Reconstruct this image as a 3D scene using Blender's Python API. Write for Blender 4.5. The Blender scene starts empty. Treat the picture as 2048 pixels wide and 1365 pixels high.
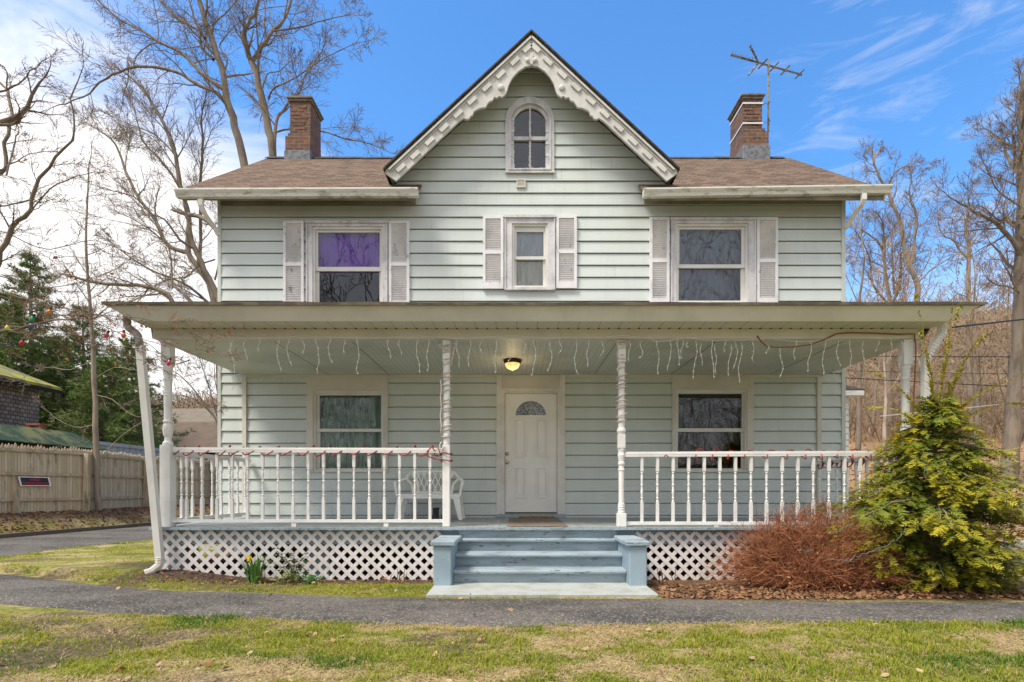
import bpy, math, random
import numpy as np
from mathutils import Vector, Matrix, noise as mn
from mathutils.geometry import tessellate_polygon
R=math.radians; PI=math.pi
SC=bpy.context.scene; COL=SC.collection
# ---------------- camera ----------------
CAMZ=1.14; F=1080.0; VX=1033.0; VY=977.0
cd=bpy.data.cameras.new('camera'); cam=bpy.data.objects.new('camera',cd); COL.objects.link(cam)
cam.location=(0,0,CAMZ); cam.rotation_euler=(R(90),0,0)
cd.sensor_width=36; cd.lens=F/2048*36; cd.shift_x=-(VX-1024)/2048; cd.shift_y=(VY-682.5)/2048
cd.clip_start=.05; cd.clip_end=3000
SC.camera=cam
SC.view_settings.view_transform='Standard'; SC.view_settings.look='None'; SC.view_settings.gamma=1
SC.view_settings.exposure=0.40
# ---------------- sky ----------------
SUN=Vector((-.42,-.32,.85)).normalized()
w=bpy.data.worlds.new('World'); SC.world=w; w.use_nodes=True
nt=w.node_tree; nt.nodes.clear()
def N(t,k,**kw):
    n=t.nodes.new(k)
    for a,b in kw.items(): setattr(n,a,b)
    return n
def math_(t,op,a,b=None,c=None,clamp=False):
    n=N(t,'ShaderNodeMath',operation=op,use_clamp=clamp)
    for i,v in enumerate((a,b,c)):
        if v is None: continue
        if isinstance(v,(int,float)): n.inputs[i].default_value=v
        else: t.links.new(v,n.inputs[i])
    return n.outputs[0]
def mixc(t,f,a,b,blend='MIX'):
    n=N(t,'ShaderNodeMix',data_type='RGBA',blend_type=blend)
    for i,v in ((0,f),(6,a),(7,b)):
        if isinstance(v,(int,float)): n.inputs[i].default_value=v
        elif isinstance(v,tuple): n.inputs[i].default_value=(*v[:3],1)
        else: t.links.new(v,n.inputs[i])
    return n.outputs[2]
def ramp(t,v,a,b,lo=0.,hi=1.):
    n=N(t,'ShaderNodeMapRange',interpolation_type='SMOOTHSTEP'); t.links.new(v,n.inputs[0])
    for i,x in enumerate((a,b,lo,hi)): n.inputs[i+1].default_value=x
    return n.outputs[0]
def noise_(t,vec,scale,detail=4,rough=.55,dist=0):
    n=N(t,'ShaderNodeTexNoise'); t.links.new(vec,n.inputs['Vector'])
    n.inputs['Scale'].default_value=scale; n.inputs['Detail'].default_value=detail
    n.inputs['Roughness'].default_value=rough; n.inputs['Distortion'].default_value=dist
    return n.outputs[0]
def vmul(t,vec,s):
    n=N(t,'ShaderNodeVectorMath',operation='MULTIPLY'); t.links.new(vec,n.inputs[0]); n.inputs[1].default_value=s
    return n.outputs[0]
def dotc(t,vec,d):
    n=N(t,'ShaderNodeVectorMath',operation='DOT_PRODUCT'); t.links.new(vec,n.inputs[0]); n.inputs[1].default_value=tuple(Vector(d).normalized())
    return n.outputs['Value']
sky=N(nt,'ShaderNodeTexSky',sky_type='NISHITA'); sky.sun_disc=False
sky.sun_elevation=math.asin(SUN.z); sky.sun_rotation=math.atan2(SUN.x,SUN.y)
sky.altitude=100; sky.air_density=1.0; sky.dust_density=.6; sky.ozone_density=3.5
tc=N(nt,'ShaderNodeTexCoord'); D=tc.outputs['Generated']
hs=N(nt,'ShaderNodeHueSaturation'); hs.inputs['Saturation'].default_value=1.28; hs.inputs['Value'].default_value=2.35
nt.links.new(sky.outputs[0],hs.inputs['Color'])
sepd=N(nt,'ShaderNodeSeparateXYZ'); nt.links.new(D,sepd.inputs[0])
# high thin cloud veil: thick low on the left, fine wisps elsewhere
n1=noise_(nt,vmul(nt,D,(1,1,2.2)),2.6,6,.6,.6)
n2=noise_(nt,vmul(nt,D,(1,1,4.5)),7,7,.62,.5)
L=dotc(nt,D,(-.86,1,.24))
left=ramp(nt,math_(nt,'ADD',L,math_(nt,'MULTIPLY',math_(nt,'SUBTRACT',n1,.5),.28)),.87,.99)
lowh=ramp(nt,math_(nt,'ADD',sepd.outputs[2],math_(nt,'MULTIPLY',math_(nt,'SUBTRACT',n1,.5),.2)),.02,.40,.62,0)
Rr=dotc(nt,D,(.74,1,.68))
wisp=math_(nt,'MULTIPLY',ramp(nt,Rr,.955,.997),ramp(nt,n2,.44,.80,0,.34))
gen=ramp(nt,n1,.56,.82,0,.22)
cf=math_(nt,'MAXIMUM',math_(nt,'MAXIMUM',left,lowh),math_(nt,'MAXIMUM',wisp,gen))
back=ramp(nt,sepd.outputs[1],-.35,.0,.85,0)      # unseen cloud added behind the camera for neutral fill on the facade
cf=math_(nt,'MINIMUM',math_(nt,'MAXIMUM',math_(nt,'MAXIMUM',cf,back),.025),.97)
cl=mixc(nt,cf,hs.outputs[0],(9.6,9.3,9.0))
bg=N(nt,'ShaderNodeBackground'); bg.inputs['Strength'].default_value=.1
nt.links.new(cl,bg.inputs['Color']); wo=N(nt,'ShaderNodeOutputWorld'); nt.links.new(bg.outputs[0],wo.inputs[0])
# ---------------- sun ----------------
sl=bpy.data.lights.new('sun','SUN'); so=bpy.data.objects.new('sun',sl); COL.objects.link(so)
sl.energy=3.5; sl.angle=R(17); sl.color=(1,.92,.79); so.rotation_euler=SUN.to_track_quat('Z','Y').to_euler(); so.location=(-20,-20,30)

# ---------------- helpers ----------------
def W(px,py,Y): return Vector(((px-VX)*Y/F, Y, CAMZ-(py-VY)*Y/F))   # measure a point at distance Y
def wx(px,Y=9.25): return (px-VX)*Y/F
def wz(py,Y=9.25): return CAMZ-(py-VY)*Y/F
def ss(a,b,x):
    t=max(0,min(1,(x-a)/(b-a))); return t*t*(3-2*t)
def GH(x,y):   # terrain height
    z=0
    # shallow bed in front of the porch
    z-=.05*ss(6.25,6.8,y)*ss(12,10.5,y)*ss(-4.2,-2.5,x)*ss(5.5,4.8,x)
    z+=.09*ss(6.1,7.0,y)*ss(10,8,y)*ss(-3.4,-4.6,x)*ss(-9,-6,x)
    # leaf bank along the left fence
    k=-11.65+.13*(y-12)
    z+=.48*ss(k-.05,k-1.35,x)*ss(-2,4,y)
    # wooded hill on the right and behind
    h=.215*max(0,y-11.2)
    h=h*ss(5.0,8.5,x) if y<20 else h*ss(-6,9,x+(y-20)*.15)
    h+=.10*max(0,y-60)*ss(0,40,x)
    z+=h*ss(11.0,14,y) if h<9 else h
    z+=.16*max(0,y-45)*ss(0,-30,x)*ss(45,70,y)
    return z
class MB:
    def __init__(s): s.v=[];s.f=[];s.c=[];s.usec=False;s.st=[]
    def col(s,c,n): s.usec=True; s.c+= [c]*n
    def quad(s,a,b,c,d):
        n=len(s.v); s.v+=[tuple(a),tuple(b),tuple(c),tuple(d)]; s.f.append((n,n+1,n+2,n+3))
    def tri(s,a,b,c):
        n=len(s.v); s.v+=[tuple(a),tuple(b),tuple(c)]; s.f.append((n,n+1,n+2))
    def box(s,x0,x1,y0,y1,z0,z1,M=None):
        s.st.append((len(s.v),len(s.f)))
        n=len(s.v)
        P=[Vector((x,y,z)) for z in (z0,z1) for y in (y0,y1) for x in (x0,x1)]
        if M: P=[M@p for p in P]
        s.v+=[tuple(p) for p in P]
        for f in ((0,2,3,1),(4,5,7,6),(0,1,5,4),(2,6,7,3),(0,4,6,2),(1,3,7,5)): s.f.append(tuple(n+i for i in f))
        return s
    def poly(s,pts):
        n=len(s.v); s.v+=[tuple(p) for p in pts]
        if len(pts)<=4: s.f.append(tuple(range(n,n+len(pts))))
        else:
            for t in tessellate_polygon([[Vector(p) for p in pts]]): s.f.append(tuple(n+i for i in t))
    def prism(s,pts,y0,y1):      # pts (x,z) outline extruded along Y
        s.poly([(x,y0,z) for x,z in pts]); s.poly([(x,y1,z) for x,z in reversed(pts)])
        m=len(pts)
        for i in range(m):
            a=pts[i];b=pts[(i+1)%m]; s.quad((a[0],y0,a[1]),(a[0],y1,a[1]),(b[0],y1,b[1]),(b[0],y0,b[1]))
        return s
    def extr(s,pts,off):         # planar polygon (3D) extruded by an offset vector
        s.st.append((len(s.v),len(s.f)))
        off=Vector(off); A=[Vector(p) for p in pts]; B=[p+off for p in A]
        s.poly(A); s.poly(list(reversed(B)))
        for i in range(len(A)):
            j=(i+1)%len(A); s.quad(A[i],B[i],B[j],A[j])
        return s
    def tube(s,pts,rad,n=6,cap=True):
        s.st.append((len(s.v),len(s.f)))
        pts=[Vector(p) for p in pts]
        if not hasattr(rad,'__len__'): rad=[rad]*len(pts)
        b=len(s.v); up=None
        for i,p in enumerate(pts):
            d=(pts[min(i+1,len(pts)-1)]-pts[max(i-1,0)])
            if d.length<1e-9: d=Vector((0,0,1))
            d.normalize()
            if up is None:
                up=Vector((0,0,1)) if abs(d.z)<.9 else Vector((1,0,0))
            u=(up-d*up.dot(d))
            if u.length<1e-6: u=d.orthogonal()
            u.normalize(); up=u; q=d.cross(u)
            for k in range(n):
                a=2*PI*k/n; s.v.append(tuple(p+(u*math.cos(a)+q*math.sin(a))*rad[i]))
        for i in range(len(pts)-1):
            for k in range(n):
                k2=(k+1)%n; s.f.append((b+i*n+k,b+i*n+k2,b+(i+1)*n+k2,b+(i+1)*n+k))
        if cap and n>3:
            s.f.append(tuple(b+k for k in range(n))[::-1]); e=b+(len(pts)-1)*n; s.f.append(tuple(e+k for k in range(n)))
        return s
    def lathe(s,prof,c,n=12,axis='z'):   # prof [(r,h)]
        s.st.append((len(s.v),len(s.f)))
        b=len(s.v); c=Vector(c)
        for r,h in prof:
            for k in range(n):
                a=2*PI*k/n; x,y=r*math.cos(a),r*math.sin(a)
                s.v.append(tuple(c+(Vector((x,y,h)) if axis=='z' else Vector((x,h,y)))))
        for i in range(len(prof)-1):
            for k in range(n):
                k2=(k+1)%n; s.f.append((b+i*n+k,b+i*n+k2,b+(i+1)*n+k2,b+(i+1)*n+k))
        s.f.append(tuple(b+k for k in range(n))[::-1]); e=b+(len(prof)-1)*n; s.f.append(tuple(e+k for k in range(n)))
        return s
    def split(s,k=1):
        st=s.st[::k]+[(len(s.v),len(s.f))]; out=[]
        for i in range(len(st)-1):
            (v0,f0),(v1,f1)=st[i],st[i+1]; m=MB(); m.v=s.v[v0:v1]; m.f=[tuple(j-v0 for j in f) for f in s.f[f0:f1]]; out.append(m)
        return out
    def build(s,name,mat,parent=None,smooth=False,loc=None,kind=None,label=None,cat=None,group=None,bevel=0):
        org=Vector(loc) if loc is not None else Vector((0,0,0))
        if parent is not None:
            org=Vector(parent['_o']) if '_o' in parent else Vector((0,0,0))
        me=bpy.data.meshes.new(name)
        V=np.array(s.v,dtype=np.float32).reshape(-1,3)-np.array(org,dtype=np.float32)
        me.from_pydata(V.tolist(),[],s.f)
        if smooth: me.polygons.foreach_set('use_smooth',[True]*len(me.polygons))
        if s.usec:
            ca=me.color_attributes.new('Col','FLOAT_COLOR','POINT')
            arr=np.ones((len(s.v),4),dtype=np.float32); arr[:,:3]=np.array(s.c,dtype=np.float32)
            ca.data.foreach_set('color',arr.ravel())
        me.materials.append(mat); me.update()
        o=bpy.data.objects.new(name,me); COL.objects.link(o)
        if parent is not None:
            o.parent=parent; o['_o']=list(org)
        else:
            o.location=org; o['_o']=list(org)
        if bevel:
            b=o.modifiers.new('b','BEVEL'); b.width=bevel; b.segments=1; b.limit_method='ANGLE'
        if kind: o['kind']=kind
        if label: o['label']=label
        if cat: o['category']=cat
        if group: o['group']=group
        return o
def thing(name,label,cat,loc=(0,0,0),group=None,kind=None):
    o=bpy.data.objects.new(name,None); COL.objects.link(o); o.location=loc; o['_o']=list(loc)
    o.empty_display_size=.2
    o['label']=label; o['category']=cat
    if group: o['group']=group
    if kind: o['kind']=kind
    return o
def dup(root,loc,rz=0,sc=1,label=None,group=None):
    r=root.copy(); COL.objects.link(r); r.location=loc; r.rotation_euler=(0,0,rz); r.scale=(sc,sc,sc) if not hasattr(sc,'__len__') else sc
    if label: r['label']=label
    if group: r['group']=group
    for ch in list(root.children):
        c=ch.copy(); COL.objects.link(c); c.parent=r
        for g in list(ch.children):
            d=g.copy(); COL.objects.link(d); d.parent=c
    return r
# ---------------- materials ----------------
def base(name):
    m=bpy.data.materials.new(name); m.use_nodes=True; t=m.node_tree; b=t.nodes['Principled BSDF']
    return m,t,b
def setc(t,b,c):
    if isinstance(c,tuple): b.inputs['Base Color'].default_value=(*c,1)
    else: t.links.new(c,b.inputs['Base Color'])
def bump(t,b,h,st=.3,dist=.01):
    n=N(t,'ShaderNodeBump'); n.inputs['Strength'].default_value=st; n.inputs['Distance'].default_value=dist
    t.links.new(h,n.inputs['Height']); t.links.new(n.outputs[0],b.inputs['Normal'])
def P_(t): return N(t,'ShaderNodeNewGeometry').outputs['Position']
def mat(name,c,c2=None,sc=6,stretch=(1,1,1),rough=.6,lo=.4,hi=.7,bs=.0,bsc=60,metal=0,c3=None,sc3=30,lo3=.55,hi3=.7,f3=1,spec=.4,obj=False):
    m,t,b=base(name); b.inputs['Roughness'].default_value=rough; b.inputs['Metallic'].default_value=metal
    b.inputs['Specular IOR Level'].default_value=spec
    p=N(t,'ShaderNodeTexCoord').outputs['Object'] if obj else P_(t)
    v=vmul(t,p,stretch); col=c
    if c2: col=mixc(t,ramp(t,noise_(t,v,sc,6,.6),lo,hi),c,c2)
    if c3: col=mixc(t,ramp(t,noise_(t,v,sc3,5,.65),lo3,hi3,0,f3),col,c3)
    setc(t,b,col)
    if bs: bump(t,b,noise_(t,v,bsc,4),bs)
    return m
def attrmat(name,rough=.8,trans=0,var=0,vsc=40,bs=0):
    m,t,b=base(name); b.inputs['Roughness'].default_value=rough; b.inputs['Specular IOR Level'].default_value=.2
    a=N(t,'ShaderNodeAttribute',attribute_name='Col').outputs['Color']
    if var:
        nn=noise_(t,P_(t),vsc,6,.7); a=mixc(t,1.0,a,mixc(t,ramp(t,nn,.3,.7),(1-var,)*3,(1+var,)*3),'MULTIPLY')
    setc(t,b,a)
    if bs: bump(t,b,noise_(t,P_(t),vsc*1.5,6,.7),bs,.03)
    if trans:
        b.inputs['Subsurface Weight'].default_value=0
        tr=N(t,'ShaderNodeBsdfTranslucent'); t.links.new(a,tr.inputs[0]) if not isinstance(a,tuple) else None
        mx=N(t,'ShaderNodeMixShader'); mx.inputs[0].default_value=trans
        t.links.new(b.outputs[0],mx.inputs[1]); t.links.new(tr.outputs[0],mx.inputs[2])
        t.links.new(mx.outputs[0],t.nodes['Material Output'].inputs[0])
    return m
def islandmat(name,ca,cb,cc=None,sc=8,stretch=(1,1,1),rough=.8,bs=.3):
    m,t,b=base(name); b.inputs['Roughness'].default_value=rough; b.inputs['Specular IOR Level'].default_value=.2
    rnd=N(t,'ShaderNodeNewGeometry').outputs['Random Per Island']
    c=mixc(t,rnd,ca,cb); nn=noise_(t,vmul(t,P_(t),stretch),sc,6,.65)
    if cc: c=mixc(t,ramp(t,nn,.5,.75),c,cc)
    setc(t,b,c)
    if bs: bump(t,b,nn,bs,.01)
    return m
def sidingmat(name,c,dirt,amt):
    m,t,b=base(name); b.inputs['Roughness'].default_value=.5; b.inputs['Specular IOR Level'].default_value=.3
    p=P_(t); s1=noise_(t,vmul(t,p,(1,1,.35)),1.4,5,.6); s2=noise_(t,vmul(t,p,(9,1,.5)),2.2,4,.6); s3=noise_(t,p,26,4,.7)
    col=mixc(t,ramp(t,s1,.35,.75,0,amt),c,dirt)
    col=mixc(t,ramp(t,s2,.55,.8,0,amt*.7),col,dirt)
    col=mixc(t,ramp(t,s3,.62,.8,0,.12),col,dirt)
    # mildew bands that follow the underside of the rake boards and gutters
    sp=N(t,'ShaderNodeSeparateXYZ'); t.links.new(p,sp.inputs[0])
    setc(t,b,col); bump(t,b,noise_(t,vmul(t,p,(1,1,6)),14,4),.12,.006)
    return m
m_siding=sidingmat('sage_siding',(.61,.665,.645),(.44,.46,.41),.38)
m_siding2=sidingmat('white_siding',(.75,.75,.72),(.5,.5,.45),.4)
m_trim=mat('white_trim',(.74,.72,.68),(.60,.58,.54),3,rough=.5,c3=(.40,.38,.34),sc3=22,lo3=.62,hi3=.78,f3=.35,bs=.06)
m_corner=mat('sage_trim',(.60,.63,.60),(.50,.53,.49),3,stretch=(1,1,.4),rough=.5)
m_beige=mat('beige_fascia',(.66,.63,.56),(.56,.53,.46),1.6,rough=.5,c3=(.38,.34,.26),sc3=14,lo3=.6,hi3=.8,f3=.4)
m_old=mat('weathered_white_casing',(.66,.65,.66),(.46,.46,.48),5,stretch=(1,1,.5),rough=.65,c3=(.25,.25,.26),sc3=16,lo3=.56,hi3=.72,f3=.7,bs=.2)
m_rake=mat('weathered_bargeboard',(.62,.61,.58),(.50,.50,.47),4,rough=.7,c3=(.26,.26,.24),sc3=9,lo3=.58,hi3=.8,f3=.5,bs=.12)
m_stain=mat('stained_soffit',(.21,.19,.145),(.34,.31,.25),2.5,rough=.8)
m_gutter=mat('gutter',(.72,.71,.66),(.36,.36,.27),4,stretch=(1,1,3.5),rough=.45,lo=.50,hi=.68,c3=(.16,.17,.10),sc3=38,lo3=.56,hi3=.7,f3=.65)
m_white=mat('white_paint',(.80,.79,.77),(.70,.69,.66),4,rough=.4,c3=(.45,.43,.38),sc3=40,lo3=.66,hi3=.8,f3=.5)
m_vinyl=mat('white_vinyl',(.72,.71,.67),(.62,.60,.56),2,rough=.35)
m_lattice=mat('lattice',(.78,.74,.72),(.66,.62,.58),3,rough=.4,c3=(.40,.34,.26),sc3=9,lo3=.6,hi3=.8,f3=.35)
m_blue=mat('light_blue_paint',(.29,.38,.44),(.235,.315,.37),3,rough=.55,c3=(.19,.21,.20),sc3=18,lo3=.60,hi3=.72,f3=.6,bs=.25,bsc=50)
m_bluedirty=mat('worn_blue_paint',(.33,.405,.455),(.22,.275,.30),4,stretch=(.55,1,2.2),rough=.65,c3=(.08,.08,.07),sc3=13,lo3=.585,hi3=.66,f3=.8,bs=.4,bsc=60)
m_floor=mat('porch_floor',(.33,.36,.36),(.25,.27,.27),5,stretch=(3,.4,1),rough=.5,c3=(.12,.12,.11),sc3=22,lo3=.6,hi3=.75,f3=.6)
m_concrete=mat('pad_concrete',(.41,.43,.40),(.32,.33,.29),4,rough=.85,c3=(.36,.26,.16),sc3=3.2,lo3=.6,hi3=.75,f3=.5,bs=.3)
m_dark=mat('dark_void',(.03,.028,.025),rough=.95,spec=.05)
m_found=mat('foundation',(.11,.085,.07),(.05,.04,.035),9,rough=.9,bs=.4)
def ceilmat():
    m,t,b=base('beadboard'); p=P_(t); sp=N(t,'ShaderNodeSeparateXYZ'); t.links.new(p,sp.inputs[0])
    fr=math_(t,'FRACT',math_(t,'MULTIPLY',sp.outputs[0],12.5)); g=math_(t,'LESS_THAN',fr,.13)
    c=mixc(t,ramp(t,noise_(t,p,1.3,5),.4,.7),(.60,.62,.56),(.49,.51,.45))
    c=mixc(t,math_(t,'MULTIPLY',g,.35),c,(.25,.26,.22)); setc(t,b,c); b.inputs['Roughness'].default_value=.5
    bump(t,b,math_(t,'SUBTRACT',1,g),.5,.006); return m
m_ceil=ceilmat()
def shingle():
    m,t,b=base('asphalt_shingles'); p=P_(t); v=vmul(t,p,(1,1.27,0))
    br=N(t,'ShaderNodeTexBrick'); t.links.new(v,br.inputs['Vector']); br.offset=.37; br.squash=1
    for k,x in (('Scale',1),('Mortar Size',.007),('Mortar Smooth',.3),('Bias',-.1),('Brick Width',.21),('Row Height',.125)): br.inputs[k].default_value=x
    br.inputs['Color1'].default_value=(.235,.16,.105,1); br.inputs['Color2'].default_value=(.105,.072,.05,1); br.inputs['Mortar'].default_value=(.045,.032,.028,1)
    c=mixc(t,ramp(t,noise_(t,p,2.2,5),.35,.7,0,.3),br.outputs[0],(.18,.125,.085)); c=mixc(t,ramp(t,noise_(t,p,90,3,.7),.4,.7,0,.35),c,(.10,.07,.055))
    setc(t,b,c); b.inputs['Roughness'].default_value=.9; b.inputs['Specular IOR Level'].default_value=.15
    bump(t,b,math_(t,'SUBTRACT',1,br.outputs[1]),.7,.012); return m
m_shingle=shingle()
m_roofedge=mat('dark_roof_edge',(.05,.045,.04),(.11,.09,.07),12,rough=.9)
def brick():
    m,t,b=base('chimney_brick'); p=P_(t); sp=N(t,'ShaderNodeSeparateXYZ'); t.links.new(p,sp.inputs[0])
    cb=N(t,'ShaderNodeCombineXYZ'); t.links.new(math_(t,'ADD',sp.outputs[0],sp.outputs[1]),cb.inputs[0]); t.links.new(sp.outputs[2],cb.inputs[1])
    br=N(t,'ShaderNodeTexBrick'); t.links.new(cb.outputs[0],br.inputs['Vector'])
    for k,x in (('Scale',1),('Mortar Size',.008),('Mortar Smooth',.4),('Bias',0),('Brick Width',.21),('Row Height',.078)): br.inputs[k].default_value=x
    br.inputs['Color1'].default_value=(.22,.095,.055,1); br.inputs['Color2'].default_value=(.10,.055,.04,1); br.inputs['Mortar'].default_value=(.24,.19,.14,1)
    c=mixc(t,ramp(t,noise_(t,p,9,5,.7),.45,.70,0,.7),br.outputs[0],(.075,.055,.045)); c=mixc(t,ramp(t,noise_(t,p,14,3),.64,.72,0,.6),c,(.38,.31,.24))
    setc(t,b,c); b.inputs['Roughness'].default_value=.9; bump(t,b,math_(t,'SUBTRACT',1,br.outputs[1]),.8,.015); return m
m_brick=brick()
m_cement=mat('flashing_cement',(.20,.21,.225),(.10,.105,.12),14,rough=.85,bs=.5,bsc=30,c3=(.55,.55,.55),sc3=20,lo3=.7,hi3=.74)
m_cap=mat('chimney_cap',(.22,.18,.14),(.11,.095,.08),10,rough=.9,bs=.4)
def glass(name,f=1.9,tint=(.9,.93,.92)):
    m=bpy.data.materials.new(name); m.use_nodes=True; t=m.node_tree; t.nodes.clear()
    fr=N(t,'ShaderNodeFresnel'); fr.inputs[0].default_value=f
    tr=N(t,'ShaderNodeBsdfTransparent'); tr.inputs[0].default_value=(*tint,1)
    gl=N(t,'ShaderNodeBsdfGlossy'); gl.inputs['Roughness'].default_value=.015; gl.inputs[0].default_value=(.95,.97,1,1)
    bp=N(t,'ShaderNodeBump'); bp.inputs['Strength'].default_value=.04; bp.inputs['Distance'].default_value=.02
    t.links.new(noise_(t,P_(t),2.6,2),bp.inputs['Height']); t.links.new(bp.outputs[0],gl.inputs['Normal'])
    mx=N(t,'ShaderNodeMixShader'); t.links.new(fr.outputs[0],mx.inputs[0]); t.links.new(tr.outputs[0],mx.inputs[1]); t.links.new(gl.outputs[0],mx.inputs[2])
    o=N(t,'ShaderNodeOutputMaterial'); t.links.new(mx.outputs[0],o.inputs[0]); return m
m_glass=glass('window_glass',1.75); m_glassdark=glass('screened_glass',1.7,(.5,.5,.52))
def curtain(name,c,c2): 
    return mat(name,c,c2,5,stretch=(6,1,.5),rough=.9,spec=.1)
m_bark=mat('grey_bark',(.25,.20,.15),(.14,.112,.085),5,stretch=(1,1,.3),rough=.95,spec=.1,c3=(.22,.23,.14),sc3=7,lo3=.56,hi3=.7,f3=.6,bs=.5,bsc=20,obj=True)
m_bark2=mat('tan_bark',(.34,.27,.20),(.19,.15,.11),4,stretch=(1,1,.25),rough=.95,spec=.1,c3=(.30,.30,.20),sc3=6,lo3=.58,hi3=.7,f3=.5,bs=.5,bsc=20,obj=True)
m_twig=mat('twigs',(.19,.145,.11),(.32,.245,.18),2,rough=.95,spec=.1,obj=True)
m_twig2=mat('reddish_twigs',(.17,.105,.07),(.28,.19,.12),3,rough=.9,spec=.15,obj=True)
m_twighill=mat('hill_twigs',(.36,.265,.175),(.21,.15,.10),.6,rough=.95,spec=.1,obj=True)
# ======================= THE HOUSE =======================
YW=9.25; XL=wx(437); XR=wx(1689); YB=14.8
house=thing('house','two storey sage green lap sided house with steep front gable and wide front porch','house',(.26,YW,0))
def H(mb,name,m,parent=None,split=0,**k):
    if split:
        for q in mb.split(split): r=q.build(name,m,parent or house,**k)
        return r
    return mb.build(name,m,parent or house,**k)
def siding(mb,z0,z1,lim,ops,row=.2055,ph=4.345,y=YW,lap=.026):
    k0=math.floor((z0-ph)/row); zs=[]
    k=k0
    while ph+k*row<z1:
        a=max(z0,ph+k*row); b=min(z1,ph+(k+1)*row)
        br=sorted({a,b}|{z for o in ops for z in (o[2],o[3]) if a<z<b})
        gp=.014; zt_=ph+(k+1)*row-gp
        yy=lambda z:y-(.004+(lap-.004)*(1-(z-(ph+k*row))/row))
        if a<zt_<b: br=sorted(set(br)|{zt_})
        for i in range(len(br)-1):
            za,zb=br[i],br[i+1]; zm=(za+zb)/2
            xa0,xa1=lim(za+1e-5); xb0,xb1=lim(zb-1e-5)
            if xa1-xa0<.01: continue
            cuts=sorted([(o[0],o[1]) for o in ops if o[2]<zm<o[3]])
            segs=[];cur=None
            L0=xa0
            for c in cuts:
                segs.append((L0,c[0])); L0=c[1]
            segs.append((L0,xa1))
            for j,(p,q) in enumerate(segs):
                if q-p<.004: continue
                pt=xb0 if j==0 else p; qt=xb1 if j==len(segs)-1 else q
                if zm>zt_:
                    mb.quad((p,y+.032,za-.004),(q,y+.032,za-.004),(qt,y+.032,zb+.012),(pt,y+.032,zb+.012)); continue
                mb.quad((p,yy(za),za),(q,yy(za),za),(qt,yy(zb),zb),(pt,yy(zb),zb))
                if i==0: mb.quad((p,y+.035,za),(q,y+.035,za),(q,yy(za),za),(p,yy(za),za))
        k+=1
def ring(mb,o,i,y0,y1,bottom=True):   # o,i=(x0,x1,z0,z1)
    mb.box(o[0],i[0],y0,y1,o[2],o[3]); mb.box(i[1],o[1],y0,y1,o[2],o[3])
    mb.box(i[0],i[1],y0,y1,i[3],o[3])
    if bottom: mb.box(i[0],i[1],y0,y1,o[2],i[2])
def rect(px0,px1,py0,py1,Y=YW): return (wx(px0,Y),wx(px1,Y),wz(py1,Y),wz(py0,Y))
# window specs: casing, frame outer, upper glass, lower glass
WIN=[
 dict(n='ul',case=rect(615,777,447,624),fr=rect(627,767,456,619),up=rect(636,759,465,534),lo=rect(637,758,542,612),sh=[(569,610,445,618),(779,820,445,618)],cm=m_old,cu='purple'),
 dict(n='um',case=rect(1009,1110,436,583),fr=rect(1024,1095,450,577),up=rect(1033,1087,464,513),lo=rect(1033,1086,519,571),sh=[(966,1007,435,580),(1112,1153,434,579)],cm=m_old,cu='blind'),
 dict(n='ur',case=rect(1340,1509,441,614),fr=rect(1351,1494,450,607),up=rect(1359,1483,459,529),lo=rect(1359,1483,536,605),sh=[(1298,1337,438,611),(1511,1553,438,611)],cm=m_old,cu='grey'),
 dict(n='ll',case=rect(615,777,780,945),fr=rect(628,768,783,944),up=rect(639,762,791,858),lo=rect(639,762,864,937),sh=[],cm=m_beige,cu='green'),
 dict(n='lr',case=rect(1343,1505,778,945),fr=rect(1350,1492,781,944),up=rect(1357,1484,788,857),lo=rect(1357,1484,864,937),sh=[],cm=m_beige,cu='black'),
]
doorop=rect(993,1130,757,1037); dslab=rect(1010,1114,788,1027); dfr=rect(1003,1120,778,1030)
arch=dict(case=rect(1011,1108,197,348),gl=rect(1028,1092,218,338))
ZC=3.075      # porch ceiling
ops=[w_['fr'] for w_ in WIN]
acx=(arch['case'][0]+arch['case'][1])/2
archop=(wx(1028),wx(1091),wz(341),wz(216.5))
GX=.245; GZ=8.62; GS=.933; GA=math.degrees(math.atan(GS))
mbs=MB()
siding(mbs,ZC-.02,6.30,lambda z:(XL+.05,XR-.06),[o for o in ops if o[2]>ZC])
siding(mbs,6.30,8.42,lambda z:(GX-(GZ-.12-z)/GS,GX+(GZ-.12-z)/GS),[archop])
# lower wall; the trim boards at the porch ends stand proud of it
lowops=[(WIN[3]['case'][0]+.02,WIN[3]['case'][1]-.02,WIN[3]['case'][2]+.02,ZC),(WIN[4]['case'][0]+.02,WIN[4]['case'][1]-.02,WIN[4]['case'][2]+.02,ZC),(doorop[0]+.02,doorop[1]-.02,.5,ZC)]
siding(mbs,.46,ZC-.02,lambda z:(XL+.05,XR-.06),lowops,ph=2.74)
H(mbs,'wall',m_siding)
rr=random.Random(17); mb=MB(); m_joint=mat('panel_joint',(.33,.35,.32),rough=.8)
for (za,zb_,ph) in ((ZC+.3,7.6,4.345),(.66,ZC-.1,2.74)):
    k=math.ceil((za-ph)/.2055)
    while ph+(k+1)*.2055<zb_:
        z=ph+k*.2055; lim=(XL+.3,XR-.3) if z<6.0 else (GX-(GZ-.3-z)/GS+.2,GX+(GZ-.3-z)/GS-.2)
        for _ in range(rr.choice((0,1,1,2))):
            x=rr.uniform(*lim)
            if any(o[0]-.4<x<o[1]+.4 and o[2]-.2<z<o[3]+.1 for o in ops) or (doorop[0]-.1<x<doorop[1]+.1 and z<ZC): continue
            mb.extr([(x,YW-.0262,z+.002),(x+.0035,YW-.0262,z+.002),(x+.0035,YW-.0062,z+.188),(x,YW-.0062,z+.188)],(0,-.0015,0))
        k+=1
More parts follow.
